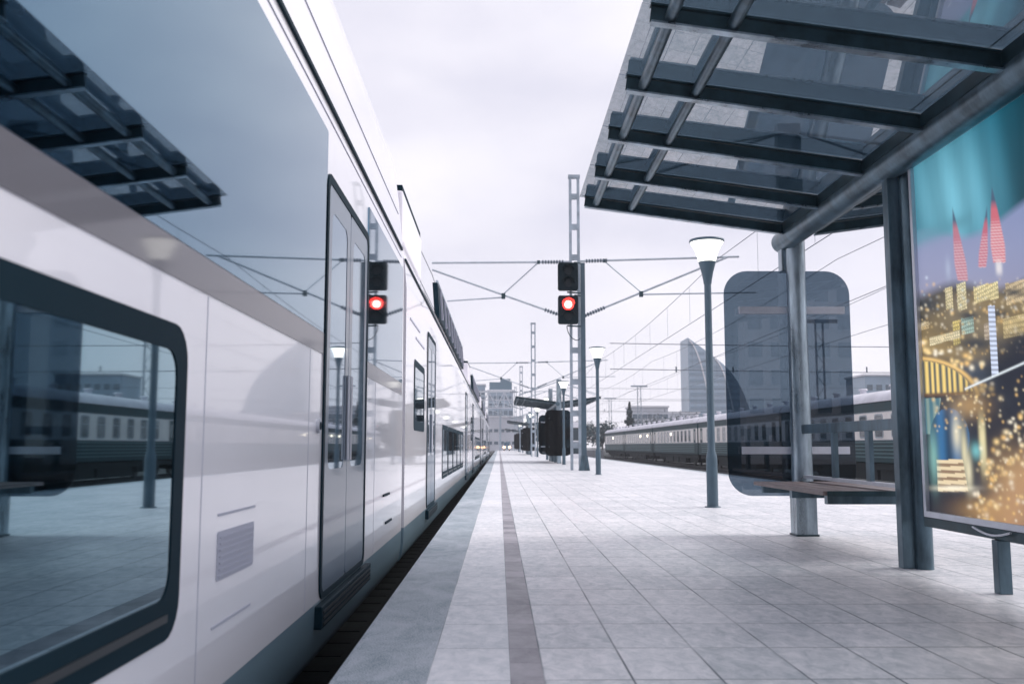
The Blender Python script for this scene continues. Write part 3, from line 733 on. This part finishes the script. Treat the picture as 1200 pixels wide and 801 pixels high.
    bs.inputs['Emission Strength'].default_value = 0.42; bs.inputs['Roughness'].default_value = 0.5; bs.inputs['Specular IOR Level'].default_value = 0.25
    o = b.build('poster', m, parent, recalc=False)
    ca = o.data.color_attributes.new('print', 'FLOAT_COLOR', 'POINT')
    ca.data.foreach_set('color', np.concatenate([img.reshape(-1, 3), np.ones((ny * nz_, 1))], 1).astype(np.float32).ravel())
    o['label'] = 'large glowing poster of a city bay at night with red lit towers'
    return o
# other shelters first (they carry no poster towards us), then the picture
for yc, lab in ((58.4, 'second platform shelter with butterfly roof and black glass panels behind the signal'), (110.4, 'third shelter along the platform, small, with dark rounded panels'), (162.4, 'farthest shelter on the platform, a tiny dark roof near the headlights')):
    c = copy_tree(sh); c.location.y = yc; c['label'] = lab
    for k_ in [k_ for k_ in bpy.data.objects if k_.parent is c and k_.name.startswith('windbreak')]:
        k_.data = k_.data.copy(); k_.data.materials[0] = M['black_film']; k_['label'] = 'rounded panel covered in black film'
poster(pcase)

# ------------------------------------------------------------------ street lamps
def lamp(x, y):
    r = thing('street_lamp', (x, y, 0), '', 'lamp', 'lit lamps along the platform')
    MB().lathe(x, y, [(0.092, 0), (0.092, 0.78), (0.084, 0.85), (0.062, 0.92), (0.058, 3.72)], 20).build('pole', M['lamp_paint'], r)
    MB().lathe(x, y, [(0.13, 0), (0.13, 0.015), (0.095, 0.02)], 20).build('base_flange', M['lamp_paint'], r)
    MB().lathe(x, y, [(0.066, 3.70), (0.072, 3.76), (0.10, 3.9), (0.142, 4.06), (0.146, 4.075)], 24).build('lamp_holder', M['lamp_paint'], r)
    MB().lathe(x, y, [(0.140, 4.075), (0.158, 4.15), (0.19, 4.25), (0.235, 4.34), (0.278, 4.405)], 28).build('lamp_shade', M['lamp_glow'], r)
    MB().lathe(x, y, [(0.282, 4.405), (0.295, 4.42), (0.29, 4.45), (0.15, 4.475), (0, 4.48)], 28).build('lamp_cap', M['lamp_paint'], r)
    return r
LX = 3.50
l0 = lamp(LX, 15.53)
l0['label'] = 'nearest and tallest lit lamp with flared white glass head, left of the dark glass panel'
labs = ['second lit lamp, standing right of the red signal post', 'third lit lamp, in front of the black glass panels of the second shelter', 'lit lamp behind the panels of the second shelter',
        'lit lamp left of the second shelter, the larger of that row', 'lit lamp between the second shelter and the third', 'lit lamp beside the third shelter panels', 'small lit lamp beyond the third shelter', 'tiny farthest lit lamp near the headlights']
for k, lab in enumerate(labs):
    c = copy_tree(l0); c.location = (LX - 0.04, 15.53 + 17.45 * (k + 1), 0); c['label'] = lab

# ------------------------------------------------------------------ overhead line masts
def mast(y):
    r = thing('catenary_mast', (3.18, y, 0), '', 'mast', 'lattice masts of the overhead line')
    for x in (3.02, 3.36): MB().box(x - 0.055, x + 0.055, y - 0.08, y + 0.08, 0, 12.45).build('leg', M['galvanised'], r)
    z = 0.9
    while z < 12.3:
        MB().box(3.077, 3.303, y - 0.06, y + 0.06, z, z + 0.24).build('rung', M['galvanised'], r); z += 1.32
    MB().box(2.94, 3.44, y - 0.1, y + 0.1, 12.38, 12.52).build('cap', M['galvanised'], r)
    for side in (-1, 1):
        if side < 0:
            T = [(2.96, 8.75), (-2.86, 8.69)]; D = [(2.96, 6.33), (-2.84, 8.40)]; St = [(1.66, 8.73), (0.17, 7.36)]; A = [(0.14, 7.22), (-2.2, 7.06)]
        else:
            T = [(3.42, 8.78), (10.2, 9.0)]; D = [(3.42, 6.37), (9.7, 8.97)]; St = [(4.44, 8.80), (6.0, 7.46)]; A = [(6.0, 7.36), (10.9, 7.46)]
        P = lambda q: (q[0], y - 0.0, q[1])
        a = MB().tube(P(T[0]), P(T[1]), 0.048, n=8).build('cantilever_tube', M['arm_pale'], r)
        MB().tube(P(D[0]), P(D[1]), 0.045, n=8).build('brace', M['arm_pale'], a)
        MB().tube(P(St[0]), P(St[1]), 0.03, n=8).build('strut', M['arm_pale'], a)
        MB().tube(P(A[0]), P(A[1]), 0.034, n=8).build('steady_arm', M['arm_pale'], a)
        cl = MB(); cl.box(St[1][0] - 0.08, St[1][0] + 0.08, y - 0.07, y + 0.07, St[1][1] - 0.2, St[1][1] + 0.03); cl.box(St[0][0] - 0.06, St[0][0] + 0.06, y - 0.06, y + 0.06, St[0][1] - 0.07, St[0][1] + 0.07)
        cl.build('clamp', M['dark_steel'], a)
        for q, d in ((T, 0.25), (D, 0.2)):
            p0, p1 = Vector(P(q[0])), Vector(P(q[1])); dr = (p1 - p0).normalized(); s_ = MB()
            for k in range(8): s_.tube(p0 + dr * (d + 0.12 * k), p0 + dr * (d + 0.12 * k + 0.06), 0.085, n=10)
            s_.build('insulator', M['insulator'], a)
    return r
m0 = mast(39.2)
m0['label'] = 'tall lattice mast behind the red signal carrying tube arms over both tracks'
for k, lab in enumerate(('second lattice mast rising above the roof of the second shelter', 'third lattice mast, thin, left of the second shelter roof', 'fourth lattice mast far away behind the shelters')):
    c = copy_tree(m0); c.location.y = 39.2 + 48.6 * (k + 1); c['label'] = lab

def catenary(x, zc, zm, label, y0=-9.4, span=48.6, n=6):
    r = thing('overhead_line', (x, y0, zc), label, 'overhead wire', 'overhead wires above the tracks')
    w = MB().path([(x, y0 + span * k, zc) for k in range(n + 1)], 0.014, 5)
    w.build('contact_wire', M['wire'], r)
    pts = []; drop = {}
    for k in range(n):
        for i in range(8):
            f = i / 8; pts.append((x, y0 + span * (k + f), zm - 0.4 * 4 * f * (1 - f)))
            if not i: continue
            if k == 0: drop[i] = MB().tube((x, y0 + span * f, zc), (x, y0 + span * f, pts[-1][2]), 0.006, n=4).build('dropper', M['wire'], r)
            else:
                d = drop[i].copy(); COL.objects.link(d); d.location.y = span * k
    pts.append((x, y0 + span * n, zm))
    MB().path(pts, 0.014, 5).build('messenger_wire', M['wire'], r)
    return r
catenary(-2.85, 6.9, 8.2, 'pair of overhead wires running above the white train')
catenary(9.3, 6.9, 8.9, 'sloping overhead wires with droppers crossing the sky right of the signal')
catenary(14.4, 6.9, 8.9, 'overhead wires seen through the dark glass panel above the yard')
catenary(19.05, 6.9, 8.9, 'overhead wires directly above the green and cream carriages')

def yard_mast(x, y, h, label):
    r = thing('yard_mast', (x, y, -1), label, 'mast', 'masts in the yard')
    for dx in (-0.3, 0.3): MB().box(x + dx - 0.06, x + dx + 0.06, y - 0.1, y + 0.1, -1, h).build('leg', M['galvanised'], r)
    b = MB(); z = -0.5; f = 1
    while z < h - 1:
        b.bar((x - 0.3 * f, y, z), (x + 0.3 * f, y, z + 0.9), 0.05, 0.05); z += 0.9; f = -f
    b.build('lacing', M['galvanised'], r)
    MB().box(x - 1.5, x + 1.5, y - 0.12, y + 0.12, h, h + 0.28).build('crosshead', M['galvanised'], r)
    return r
yard_mast(26.2, 76, 11.0, 'laced yard mast with a flat crosshead seen through the dark glass panel')
yard_mast(25.4, 170, 11.6, 'yard mast with T shaped head behind the green and cream carriages')
yard_mast(27.2, 230, 12.4, 'far yard mast with T shaped head above the dark conifer')
for y, zs, lab in ((170, (7.4, 9.6, 11.5), 'span wires stretched across the yard to the nearer T headed mast'), (230, (7.0, 9.4, 12.2), 'farther span wires stretched across the yard low over the trees'), (76, (7.2, 9.3), 'near span wires crossing the yard behind the dark glass panel')):
    r = thing('span_wire', (14, y, 7), lab, 'overhead wire', 'wires spanning the yard')
    for z in zs:
        MB().path([(9.0 + 60 * k / 6, y, z - 0.3 * math.sin(math.pi * k / 6)) for k in range(7)], 0.03, 5).build('wire', M['wire'], r)
    for x in (14.4, 19.05, 30, 38):
        MB().tube((x, y, zs[0] - 0.25), (x, y, zs[0] + 0.2), 0.06, n=6).build('insulator', M['insulator'], r)

# ------------------------------------------------------------------ signal
SY = 38.46
sg = thing('railway_signal', (3.46, SY, 0), 'railway signal on a grey post with two black heads, the lower lit red', 'signal')
MB().prism([(3.36, 0.0), (3.56, 0.0), (3.55, 8.55), (3.37, 8.55)], 'y', SY - 0.1, SY + 0.1).build('post', M['lamp_paint'], sg, 0.02)
MB().prism([(3.24, 0.0), (3.68, 0.0), (3.66, 0.12), (3.58, 0.62), (3.34, 0.62), (3.26, 0.12)], 'y', SY - 0.2, SY + 0.2).build('base', M['steel'], sg, 0.01)
for (z0, z1, lit) in ((7.34, 8.49, False), (5.95, 7.12, True)):
    xa, xb = 2.41, 3.235; yf = SY - 0.45
    h = MB().prism(rrect(xa, xb, z0, z1, 0.09), 'y', yf, yf + 0.22).build('signal_head', M['signal_black'], sg)
    xc = (xa + xb) / 2
    for j, zz in enumerate((z0 + 0.80, z0 + 0.30)):
        on = lit and j == 0
        MB().tube((xc, yf - 0.03, zz), (xc, yf + 0.005, zz), 0.15, n=24).build('lens', M['lens_red'] if on else M['lens_dark'], h)
        if on:
            ri = [(xc + 0.235 * math.cos(2 * math.pi * i / 28), zz + 0.235 * math.sin(2 * math.pi * i / 28)) for i in range(28)]
            ii = [(xc + 0.152 * math.cos(2 * math.pi * i / 28), zz + 0.152 * math.sin(2 * math.pi * i / 28)) for i in range(28)]
            MB().ring(ri, ii, 'y', yf - 0.02, yf + 0.005).build('lens_rim', M['lens_rim_red'], h)
        hd = MB()
        for i in range(14):
            a0, a1 = R(10 + 160 * i / 14), R(10 + 160 * (i + 1) / 14); rr = 0.26
            hd.face([(xc + rr * math.cos(a0), yf, zz + rr * math.sin(a0)), (xc + rr * math.cos(a1), yf, zz + rr * math.sin(a1)), (xc + rr * math.cos(a1), yf - 0.26, zz + rr * math.sin(a1) - 0.03), (xc + rr * math.cos(a0), yf - 0.26, zz + rr * math.sin(a0) - 0.03)], True)
        ho = hd.build('hood', M['lens_rim_red'] if on else M['signal_black'], h)  # lit hood glows by itself for the red light falling on it
        sm = ho.modifiers.new('thick', 'SOLIDIFY'); sm.thickness = 0.015
    MB().bar((2.8, SY - 0.28, z0 - 0.06), (3.45, SY - 0.02, z0 - 0.06), 0.05, 0.06).build('bracket', M['dark_steel'], sg)
    MB().bar((3.1, SY - 0.28, z1 + 0.04), (3.45, SY - 0.02, z1 + 0.04), 0.05, 0.05).build('bracket', M['dark_steel'], sg)
MB().path([(2.78 + 0.55 * (1 - math.cos(math.pi * k / 10)) / 2, SY - 0.2, 5.9 - 0.6 * math.sin(math.pi * min(k, 9) / 10 * 0.75)) for k in range(11)], 0.018).build('cable', M['gasket'], sg)

# ------------------------------------------------------------------ old passenger carriages
WX = 19.05; WF = WX - 1.55
def wagon(y0, label):
    y1 = y0 + 24.0
    r = thing('passenger_carriage', (WX, (y0 + y1) / 2, -0.82), label, 'carriage', 'green and cream carriages in the yard')
    MB().box(WX - 1.55, WX + 1.55, y0, y1, 0.22, 3.02).build('body', M['wagon_green'], r, 0.03)
    pr = [(1.60, 3.02), (1.58, 3.12), (1.42, 3.34), (1.1, 3.52), (0.6, 3.62), (0, 3.65)]
    full = [(WX + u, z) for u, z in pr] + [(WX - u, z) for u, z in reversed(pr) if u > 0]
    b = MB(); n = len(full)
    for y in (y0 - 0.05, y1 + 0.05):
        for x, z in full: b.v.append((x, y, z))
    for i in range(n):
        j = (i + 1) % n
        if i == n - 1: continue
        b.f.append((i, j, n + j, n + i)); b.sm.append(True)
    b.face([b.v[n - 1], b.v[0], b.v[n], b.v[2 * n - 1]])
    b.face([b.v[i] for i in range(n)][::-1]); b.face([b.v[n + i] for i in range(n)])
    ro = b.build('roof', M['wagon_roof'], r)
    for k in range(6): MB().lathe(WX - 0.3, y0 + 2.5 + 3.8 * k, [(0.16, 3.6), (0.16, 3.8), (0.24, 3.82), (0.2, 3.9), (0, 3.92)], 12).build('roof_vent', M['wagon_roof'], ro)
    MB().box(WF - 0.006, WF + 0.02, y0 + 0.05, y1 - 0.05, 1.28, 2.53).build('cream_band', M['wagon_cream'], r)
    rb = MB()
    for z in (0.45, 0.62, 0.79, 0.96, 1.13): rb.box(WF - 0.03, WF + 0.01, y0 + 1.3, y1 - 1.3, z, z + 0.055)
    rb.build('ribs', M['wagon_rib'], r)
    gb = MB()
    for z in (1.245, 2.535): gb.box(WF - 0.018, WF + 0.01, y0 + 0.05, y1 - 0.05, z, z + 0.03)
    gb.build('trim_line', M['wagon_frame'], r)
    first = None
    for k in range(10):
        yy = y0 + 2.9 + 1.86 * k
        if first is None:
            o = rrect(yy, yy + 0.98, 1.34, 2.46, 0.16); i = rrect(yy + 0.07, yy + 0.91, 1.41, 2.39, 0.11)
            w = MB().ring(o, i, 'x', WF - 0.02, WF + 0.01).build('window', M['wagon_frame'], r)
            MB().prism(i, 'x', WF - 0.012, WF + 0.01).build('pane', M['wagon_pane'], w)
            MB().box(WF - 0.018, WF - 0.012, yy + 0.08, yy + 0.90, 2.02, 2.05).build('transom', M['wagon_frame'], w)
            first = w
        else:
            c = copy_tree(first, r); c.location.y = 1.86 * k
    for yy in (y0 + 0.75, y1 - 1.65):
        d = MB().prism(rrect(yy, yy + 0.9, 0.24, 2.5, 0.06), 'x', WF - 0.012, WF + 0.02).build('door', M['wagon_green'], r)
        MB().prism(rrect(yy + 0.2, yy + 0.7, 1.5, 2.3, 0.08), 'x', WF - 0.02, WF + 0.0).build('pane', M['wagon_pane'], d)
    u = MB().box(WX - 1.42, WX + 1.42, y0 + 0.3, y1 - 0.3, -0.12, 0.215)
    for a, c in ((6.4, 9.5), (9.9, 12.6), (12.9, 17.4)): u.box(WX - 1.35, WX + 1.35, y0 + a, y0 + c, -0.6, -0.12)
    u.build('underframe', M['under_dark'], r)
    for yc in (y0 + 3.6, y1 - 3.6):
        g = MB().box(WX - 1.15, WX + 1.15, yc - 1.7, yc + 1.7, -0.45, -0.12).build('bogie', M['under_dark'], r)
        for dy in (-1.2, 1.2):
            w = MB()
            for dx in (-0.78, 0.78): w.tube((WX + dx - 0.065, yc + dy, -0.36), (WX + dx + 0.065, yc + dy, -0.36), 0.46, n=22)
            w.tube((WX - 0.95, yc + dy, -0.36), (WX + 0.95, yc + dy, -0.36), 0.09, n=10)
            w.build('wheel', M['rail_steel'], g)
    MB().box(WX - 0.7, WX + 0.7, y1, y1 + 0.42, 0.3, 2.7).build('gangway', M['bellows'], r)
    bf = MB()
    for dx in (-0.85, 0.85): bf.tube((WX + dx, y0 - 0.35, 0.1), (WX + dx, y0, 0.1), 0.09, n=10)
    bf.build('buffer', M['under_dark'], r)
    return r
w0 = wagon(34.2, 'nearest green and cream carriage, seen between the shelter column and the poster')
for k, lab in enumerate(('green and cream carriage crossing behind the dark glass panel', 'green and cream carriage directly behind the nearest lamp post', 'green and cream carriage in mid row with lit lamps inside', 'last green and cream carriage at the far end of the row')):
    c = copy_tree(w0); c.location.y += 24.42 * (k + 1); c['label'] = lab
    if k in (1, 2, 3):
        for q in ((3.4, 8.9) if k == 2 else (12.6,)):
            yy = 34.2 + 24.42 * (k + 1) + q
            MB().prism(rrect(yy, yy + 0.35, 2.05, 2.3, 0.08), 'x', WF - 0.03, WF - 0.013).build('interior_lamp', M['warm_lamp'], c)  # small glowing patch set just outside the pane

# ------------------------------------------------------------------ small things down the platform
st = thing('notice_stand', (6.2, 76, 0), 'pale framed notice stand with dark glass behind the signal mast', 'notice stand')
o = [(5.85, 0.0), (6.55, 0.0), (6.55, 2.9), (5.85, 2.9)]; i = [(5.93, 0.35), (6.47, 0.35), (6.47, 2.45), (5.93, 2.45)]
MB().ring(o, i, 'y', 75.9, 76.1).build('frame', M['trim_white'], st, 0.02)
MB().box(5.94, 6.46, 75.97, 76.03, 0.36, 2.44).build('glass', M['wagon_pane'], st)
MB().box(5.94, 6.46, 75.955, 75.965, 1.3, 1.42).build('rail', M['trim_white'], st)

tg = thing('platform_tractor', (1.55, 190, 0), 'small vehicle with glowing headlights at the far end of the platform', 'tractor')
yt = 190
MB().box(0.85, 2.25, yt, yt + 2.6, 0.3, 0.95).build('body', M['yard_paint'], tg, 0.08)
MB().prism([(yt + 1.0, 0.95), (yt + 2.5, 0.95), (yt + 2.45, 1.75), (yt + 1.2, 1.75)], 'x', 0.92, 2.18).build('cab', M['yard_paint'], tg, 0.05)
MB().prism([(yt + 1.0, 1.0), (yt + 1.01, 1.0), (yt + 1.17, 1.68), (yt + 1.15, 1.68)], 'x', 1.0, 2.1).build('windscreen', M['facade_glass'], tg)
for x in (1.0, 2.1):
    MB().tube((x, yt - 0.05, 0.72), (x, yt + 0.02, 0.72), 0.24, n=18).build('headlight', M['headlight'], tg)
    for dy in (0.5, 2.1): MB().tube((x - 0.1, yt + dy, 0.3), (x + 0.1, yt + dy, 0.3), 0.3, n=18).build('wheel', M['tyre'], tg)

# lattice gantry over the tracks
gy = 200.5
gt = thing('signal_gantry', (-0.6, gy, -1), 'pale lattice gantry crossing over the far end of the tracks', 'gantry')
x0, x1, za, zb = -5.6, 2.75, 9.0, 12.5
for yy in (gy - 0.8, gy + 0.8):
    t = MB()
    for z in (za, zb): t.bar((x0, yy, z), (x1, yy, z), 0.22, 0.26)
    n = 5; f = 0
    for k in range(n):
        a, c = x0 + (x1 - x0) * k / n, x0 + (x1 - x0) * (k + 1) / n
        t.bar((a, yy, za if k % 2 else zb), (c, yy, zb if k % 2 else za), 0.15, 0.15); t.bar((c, yy, za), (c, yy, zb), 0.14, 0.14)
        t.bar((a, yy, (za + zb) / 2), (c, yy, (za + zb) / 2), 0.1, 0.1)
    t.build('truss', M['facade_pale'], gt)
MB().bar((0.25, gy, -1), (0.25, gy, za), 0.4, 0.4).build('leg', M['galvanised'], gt)
MB().bar((-5.2, gy, -1), (-5.2, gy, za), 0.4, 0.4).build('leg', M['galvanised'], gt)
sgn = thing('distant_signal', (-3.0, 205, -1), 'small black signal on a thin post beneath the lattice gantry', 'signal')
MB().tube((-3.0, 205, -1), (-3.0, 205, 5.6), 0.09, n=8).build('post', M['galvanised'], sgn)
MB().prism(rrect(-3.3, -2.7, 4.6, 5.7, 0.1), 'y', 204.7, 204.88).build('signal_head', M['signal_black'], sgn)

tag(MB().box(13.2, 16.4, 148, 260, -1.0, 0.35).build('loading_platform', M['concrete']), kind='structure')

# ------------------------------------------------------------------ buildings
def windows(root, m, xs, zs, w, h, y, name='window', frame=True):
    first = None
    for z in zs:
        for x in xs:
            if first is None:
                first = MB().box(x - w / 2, x + w / 2, y - 0.12, y + 0.1, z, z + h).build(name, m, root); fx, fz = x, z
            else:
                c = first.copy(); COL.objects.link(c); c.parent = root; c.location = (x - fx, 0, z - fz)
def block(name, x0, x1, y, depth, h, label, m, cols, rows, cat='building', ww=1.5, wh=1.5, group=None):
    r = thing(name, ((x0 + x1) / 2, y + depth / 2, -1), label, cat, group)
    MB().box(x0, x1, y, y + depth, -1.0, h).build('wall', M[m], r)
    MB().box(x0 - 0.4, x1 + 0.4, y - 0.4, y + depth + 0.4, h, h + 0.5).build('roof', M['trim_white'], r)
    windows(r, M['facade_glass'], [x0 + (x1 - x0) * (k + 0.5) / cols for k in range(cols)], [1.5 + (h - 2.5) * k / rows for k in range(rows)], ww, wh, y)
    return r
ob = block('office_building', -4.8, 6.0, 400, 16, 24.2, 'modern office block with dark top storey above the far gantry', 'facade_mid', 5, 7, ww=1.5, wh=1.9)
MB().box(-4.2, 5.4, 400.4, 414, 24.7, 28.0).build('top_storey', M['top_blue'], ob)
MB().box(0.5, 4.8, 403, 410, 28.0, 29.6).build('plant_room', M['top_blue'], ob)
hl = block('depot_hall', -9.5, 9.5, 372, 20, 12.2, 'long pale low hall under the far gantry in front of the office block', 'facade_pale', 8, 2, ww=1.6, wh=1.2)  # added solid block standing for pale haze before the office block
ob = block('office_tower', -13.5, -6.2, 405, 14, 27.0, 'blue office block beside the train roof left of the gantry building', 'facade_blue', 4, 8, ww=1.2, wh=1.8)
block('apartment_block', 42.5, 54.0, 300, 14, 13.2, 'pale apartment block above the roofs of the far carriages, left of the sail shaped tower', 'facade_pale', 7, 4)
block('apartment_block', 56.0, 66.0, 310, 14, 11.6, 'lower pale apartment block close beside the sail shaped tower', 'facade_pale', 6, 4)
block('apartment_block', 100.0, 118.0, 255, 14, 20.0, 'grey block seen through the gap beside the poster post', 'facade_blue', 7, 6)

# sail shaped glass tower
tw = thing('glass_tower', (97, 428, -1), 'pale blue sail shaped glass tower with a curved edge behind the yard', 'tower')
ty, tx0, twd, th = 420, 85.1, 31.0, 50.5
def sail(s_): return th * max(0.0, 1 - 0.45 * s_ - 0.55 * s_ ** 6)
N = 26
poly = [(tx0, -1)] + [(tx0 + twd * k / N, max(-0.9, sail(k / N) - 1)) for k in range(N + 1)]
MB().prism(poly, 'y', ty, ty + 18).build('wall', M['facade_blue'], tw)
for k in range(16):
    z = 2.0 + 3.05 * k
    xm = twd * max([q / 100 for q in range(101) if sail(q / 100) - 1 > z + 1.8] or [0]) - 0.8
    if xm > 2: MB().box(tx0 + 0.6, tx0 + xm, ty - 0.25, ty + 0.2, z, z + 1.35).build('window', M['tower_glass'], tw)
def strip_curve(fn, w):
    b = MB(); pts = [fn(k / 20) for k in range(21)]
    for p, q in zip(pts[:-1], pts[1:]): b.bar((p[0], ty - 0.4, p[1]), (q[0], ty - 0.4, q[1]), 0.5, w, up=(0, 0, 1))
    return b.build('fin', M['trim_white'], tw)
strip_curve(lambda f: (tx0 + 0.5 + 10.5 * f ** 0.8, (th - 2.2) * (1 - 0.35 * f - 0.5 * f ** 2)), 0.6)
strip_curve(lambda f: (tx0 + 12 + 9.0 * f ** 0.8, (th * 0.79) * (1 - 0.3 * f - 0.5 * f ** 2)), 0.6)

# apartment block behind the photographer, mirrored in the dark glass
rb = block('apartment_block', 27.0, 47.0, -95, 14, 21.0, 'apartment block mirrored faintly in the dark glass panel of the shelter', 'facade_pale', 8, 6, wh=1.6)
for o_ in [o_ for o_ in bpy.data.objects if o_.parent is rb and o_.name.startswith('window')]:
    o_.location.y += 14 + 0.02

# ------------------------------------------------------------------ trees
def tree(x, y, h, w, kind, label, m='leaf_dark', n=900, seed=1, z0=-1.0):
    rg = random.Random(seed)
    names = {'conifer': 'conifer_tree', 'round': 'broadleaf_tree'}
    r = thing(names[kind], (x, y, z0), label, 'tree', 'trees beyond the yard')
    t = MB().tube((x, y, z0), (x, y, z0 + h * (0.9 if kind == 'conifer' else 0.55)), 0.25, 0.07, 8)
    if kind == 'round':
        for k in range(9):
            a = rg.uniform(0, 6.28); zz = z0 + h * rg.uniform(0.3, 0.5)
            t.tube((x, y, zz), (x + math.cos(a) * w * 0.35, y + math.sin(a) * w * 0.35, zz + h * rg.uniform(0.2, 0.4)), 0.11, 0.03, 6)
    t.build('trunk', M['bark'], r)
    b = MB()
    cl = []
    if kind == 'round':
        for k in range(16):
            a = rg.uniform(0, 6.28); q = math.sqrt(rg.random()) * w * 0.40; cl.append((x + q * math.cos(a), y + q * math.sin(a), z0 + h * rg.uniform(0.38, 0.88), w * rg.uniform(0.10, 0.22)))
    for k in range(n):
        if kind == 'conifer':
            f = rg.random() ** 0.8; zz = z0 + h * (1 - 0.88 * f); tier = 0.75 + 0.35 * math.cos(f * 34)
            q = w * 0.5 * f * tier * math.sqrt(rg.uniform(0.15, 1)); a = rg.uniform(0, 6.28)
            c = (x + q * math.cos(a), y + q * math.sin(a), zz - q * 0.25)
        else:
            cx, cy, cz, cr_ = rg.choice(cl); d = Vector((rg.gauss(0, 1), rg.gauss(0, 1), rg.gauss(0, 0.8))) * cr_ * 0.62
            c = (cx + d.x, cy + d.y, cz + d.z)
        s_ = rg.uniform(0.16, 0.42) * (1 if kind == 'conifer' else 0.9)
        u = Vector((rg.gauss(0, 1), rg.gauss(0, 1), rg.gauss(0, 1))).normalized(); v_ = u.orthogonal().normalized(); w_ = u.cross(v_)
        c = Vector(c)
        b.face([c - v_ * s_, c + w_ * s_ * 0.6, c + v_ * s_, c - w_ * s_ * 0.6])
    b.build('crown', M[m], r, recalc=False)
    return r
spec = [(27.2, 196, 11.0, 5.2, 'conifer', 'dark pointed conifer standing above the end of the carriage row', 'leaf_dark', 1600),
        (22.5, 205, 7.2, 6.5, 'round', 'bushy dark tree just left of the pointed conifer', 'leaf_dark', 1500),
        (18.6, 214, 8.0, 7.0, 'round', 'dark tree above the yard between the second lamp and the conifer', 'leaf_dark', 1500),
        (31.5, 210, 7.4, 7.0, 'round', 'mid green tree just right of the pointed conifer', 'leaf_mid', 1500),
        (35.5, 225, 9.2, 8.0, 'round', 'frosted tree in front of the taller pale apartment block', 'leaf_frost', 1500),
        (41.5, 235, 9.4, 8.5, 'round', 'mid green tree in front of the pale apartment blocks', 'leaf_mid', 1500),
        (47.5, 240, 10.2, 8.5, 'round', 'frosted tree above the carriages beside the lower apartment block', 'leaf_frost', 1500),
        (54.5, 245, 9.4, 9.0, 'round', 'dark tree at the foot of the sail shaped tower', 'leaf_dark', 1500),
        (14.2, 222, 7.0, 6.5, 'round', 'dark tree between the signal post and the second lamp', 'leaf_dark', 1500),
        (10.6, 236, 7.6, 6.5, 'round', 'mid green tree seen left of the signal post base', 'leaf_mid', 1500)]
for k, a in enumerate(spec): tree(a[0], a[1], a[2], a[3], a[4], a[5], a[6], a[7], seed=20 + k)

# ------------------------------------------------------------------ the air
hz = MB().box(-720, 720, -160, 920, -2.4, 70).build('haze', None)
hm_ = bpy.data.materials.new('haze'); hm_.use_nodes = True
t = hm_.node_tree; t.nodes.clear()
o_ = nd(t, 'ShaderNodeOutputMaterial'); pv = nd(t, 'ShaderNodeVolumePrincipled')
pv.inputs['Color'].default_value = (0.86, 0.87, 0.93, 1); pv.inputs['Density'].default_value = 0.00042; pv.inputs['Anisotropy'].default_value = 0.3
t.links.new(pv.outputs[0], o_.inputs['Volume'])
hz.data.materials.clear(); hz.data.materials.append(hm_)
tag(hz, kind='stuff')
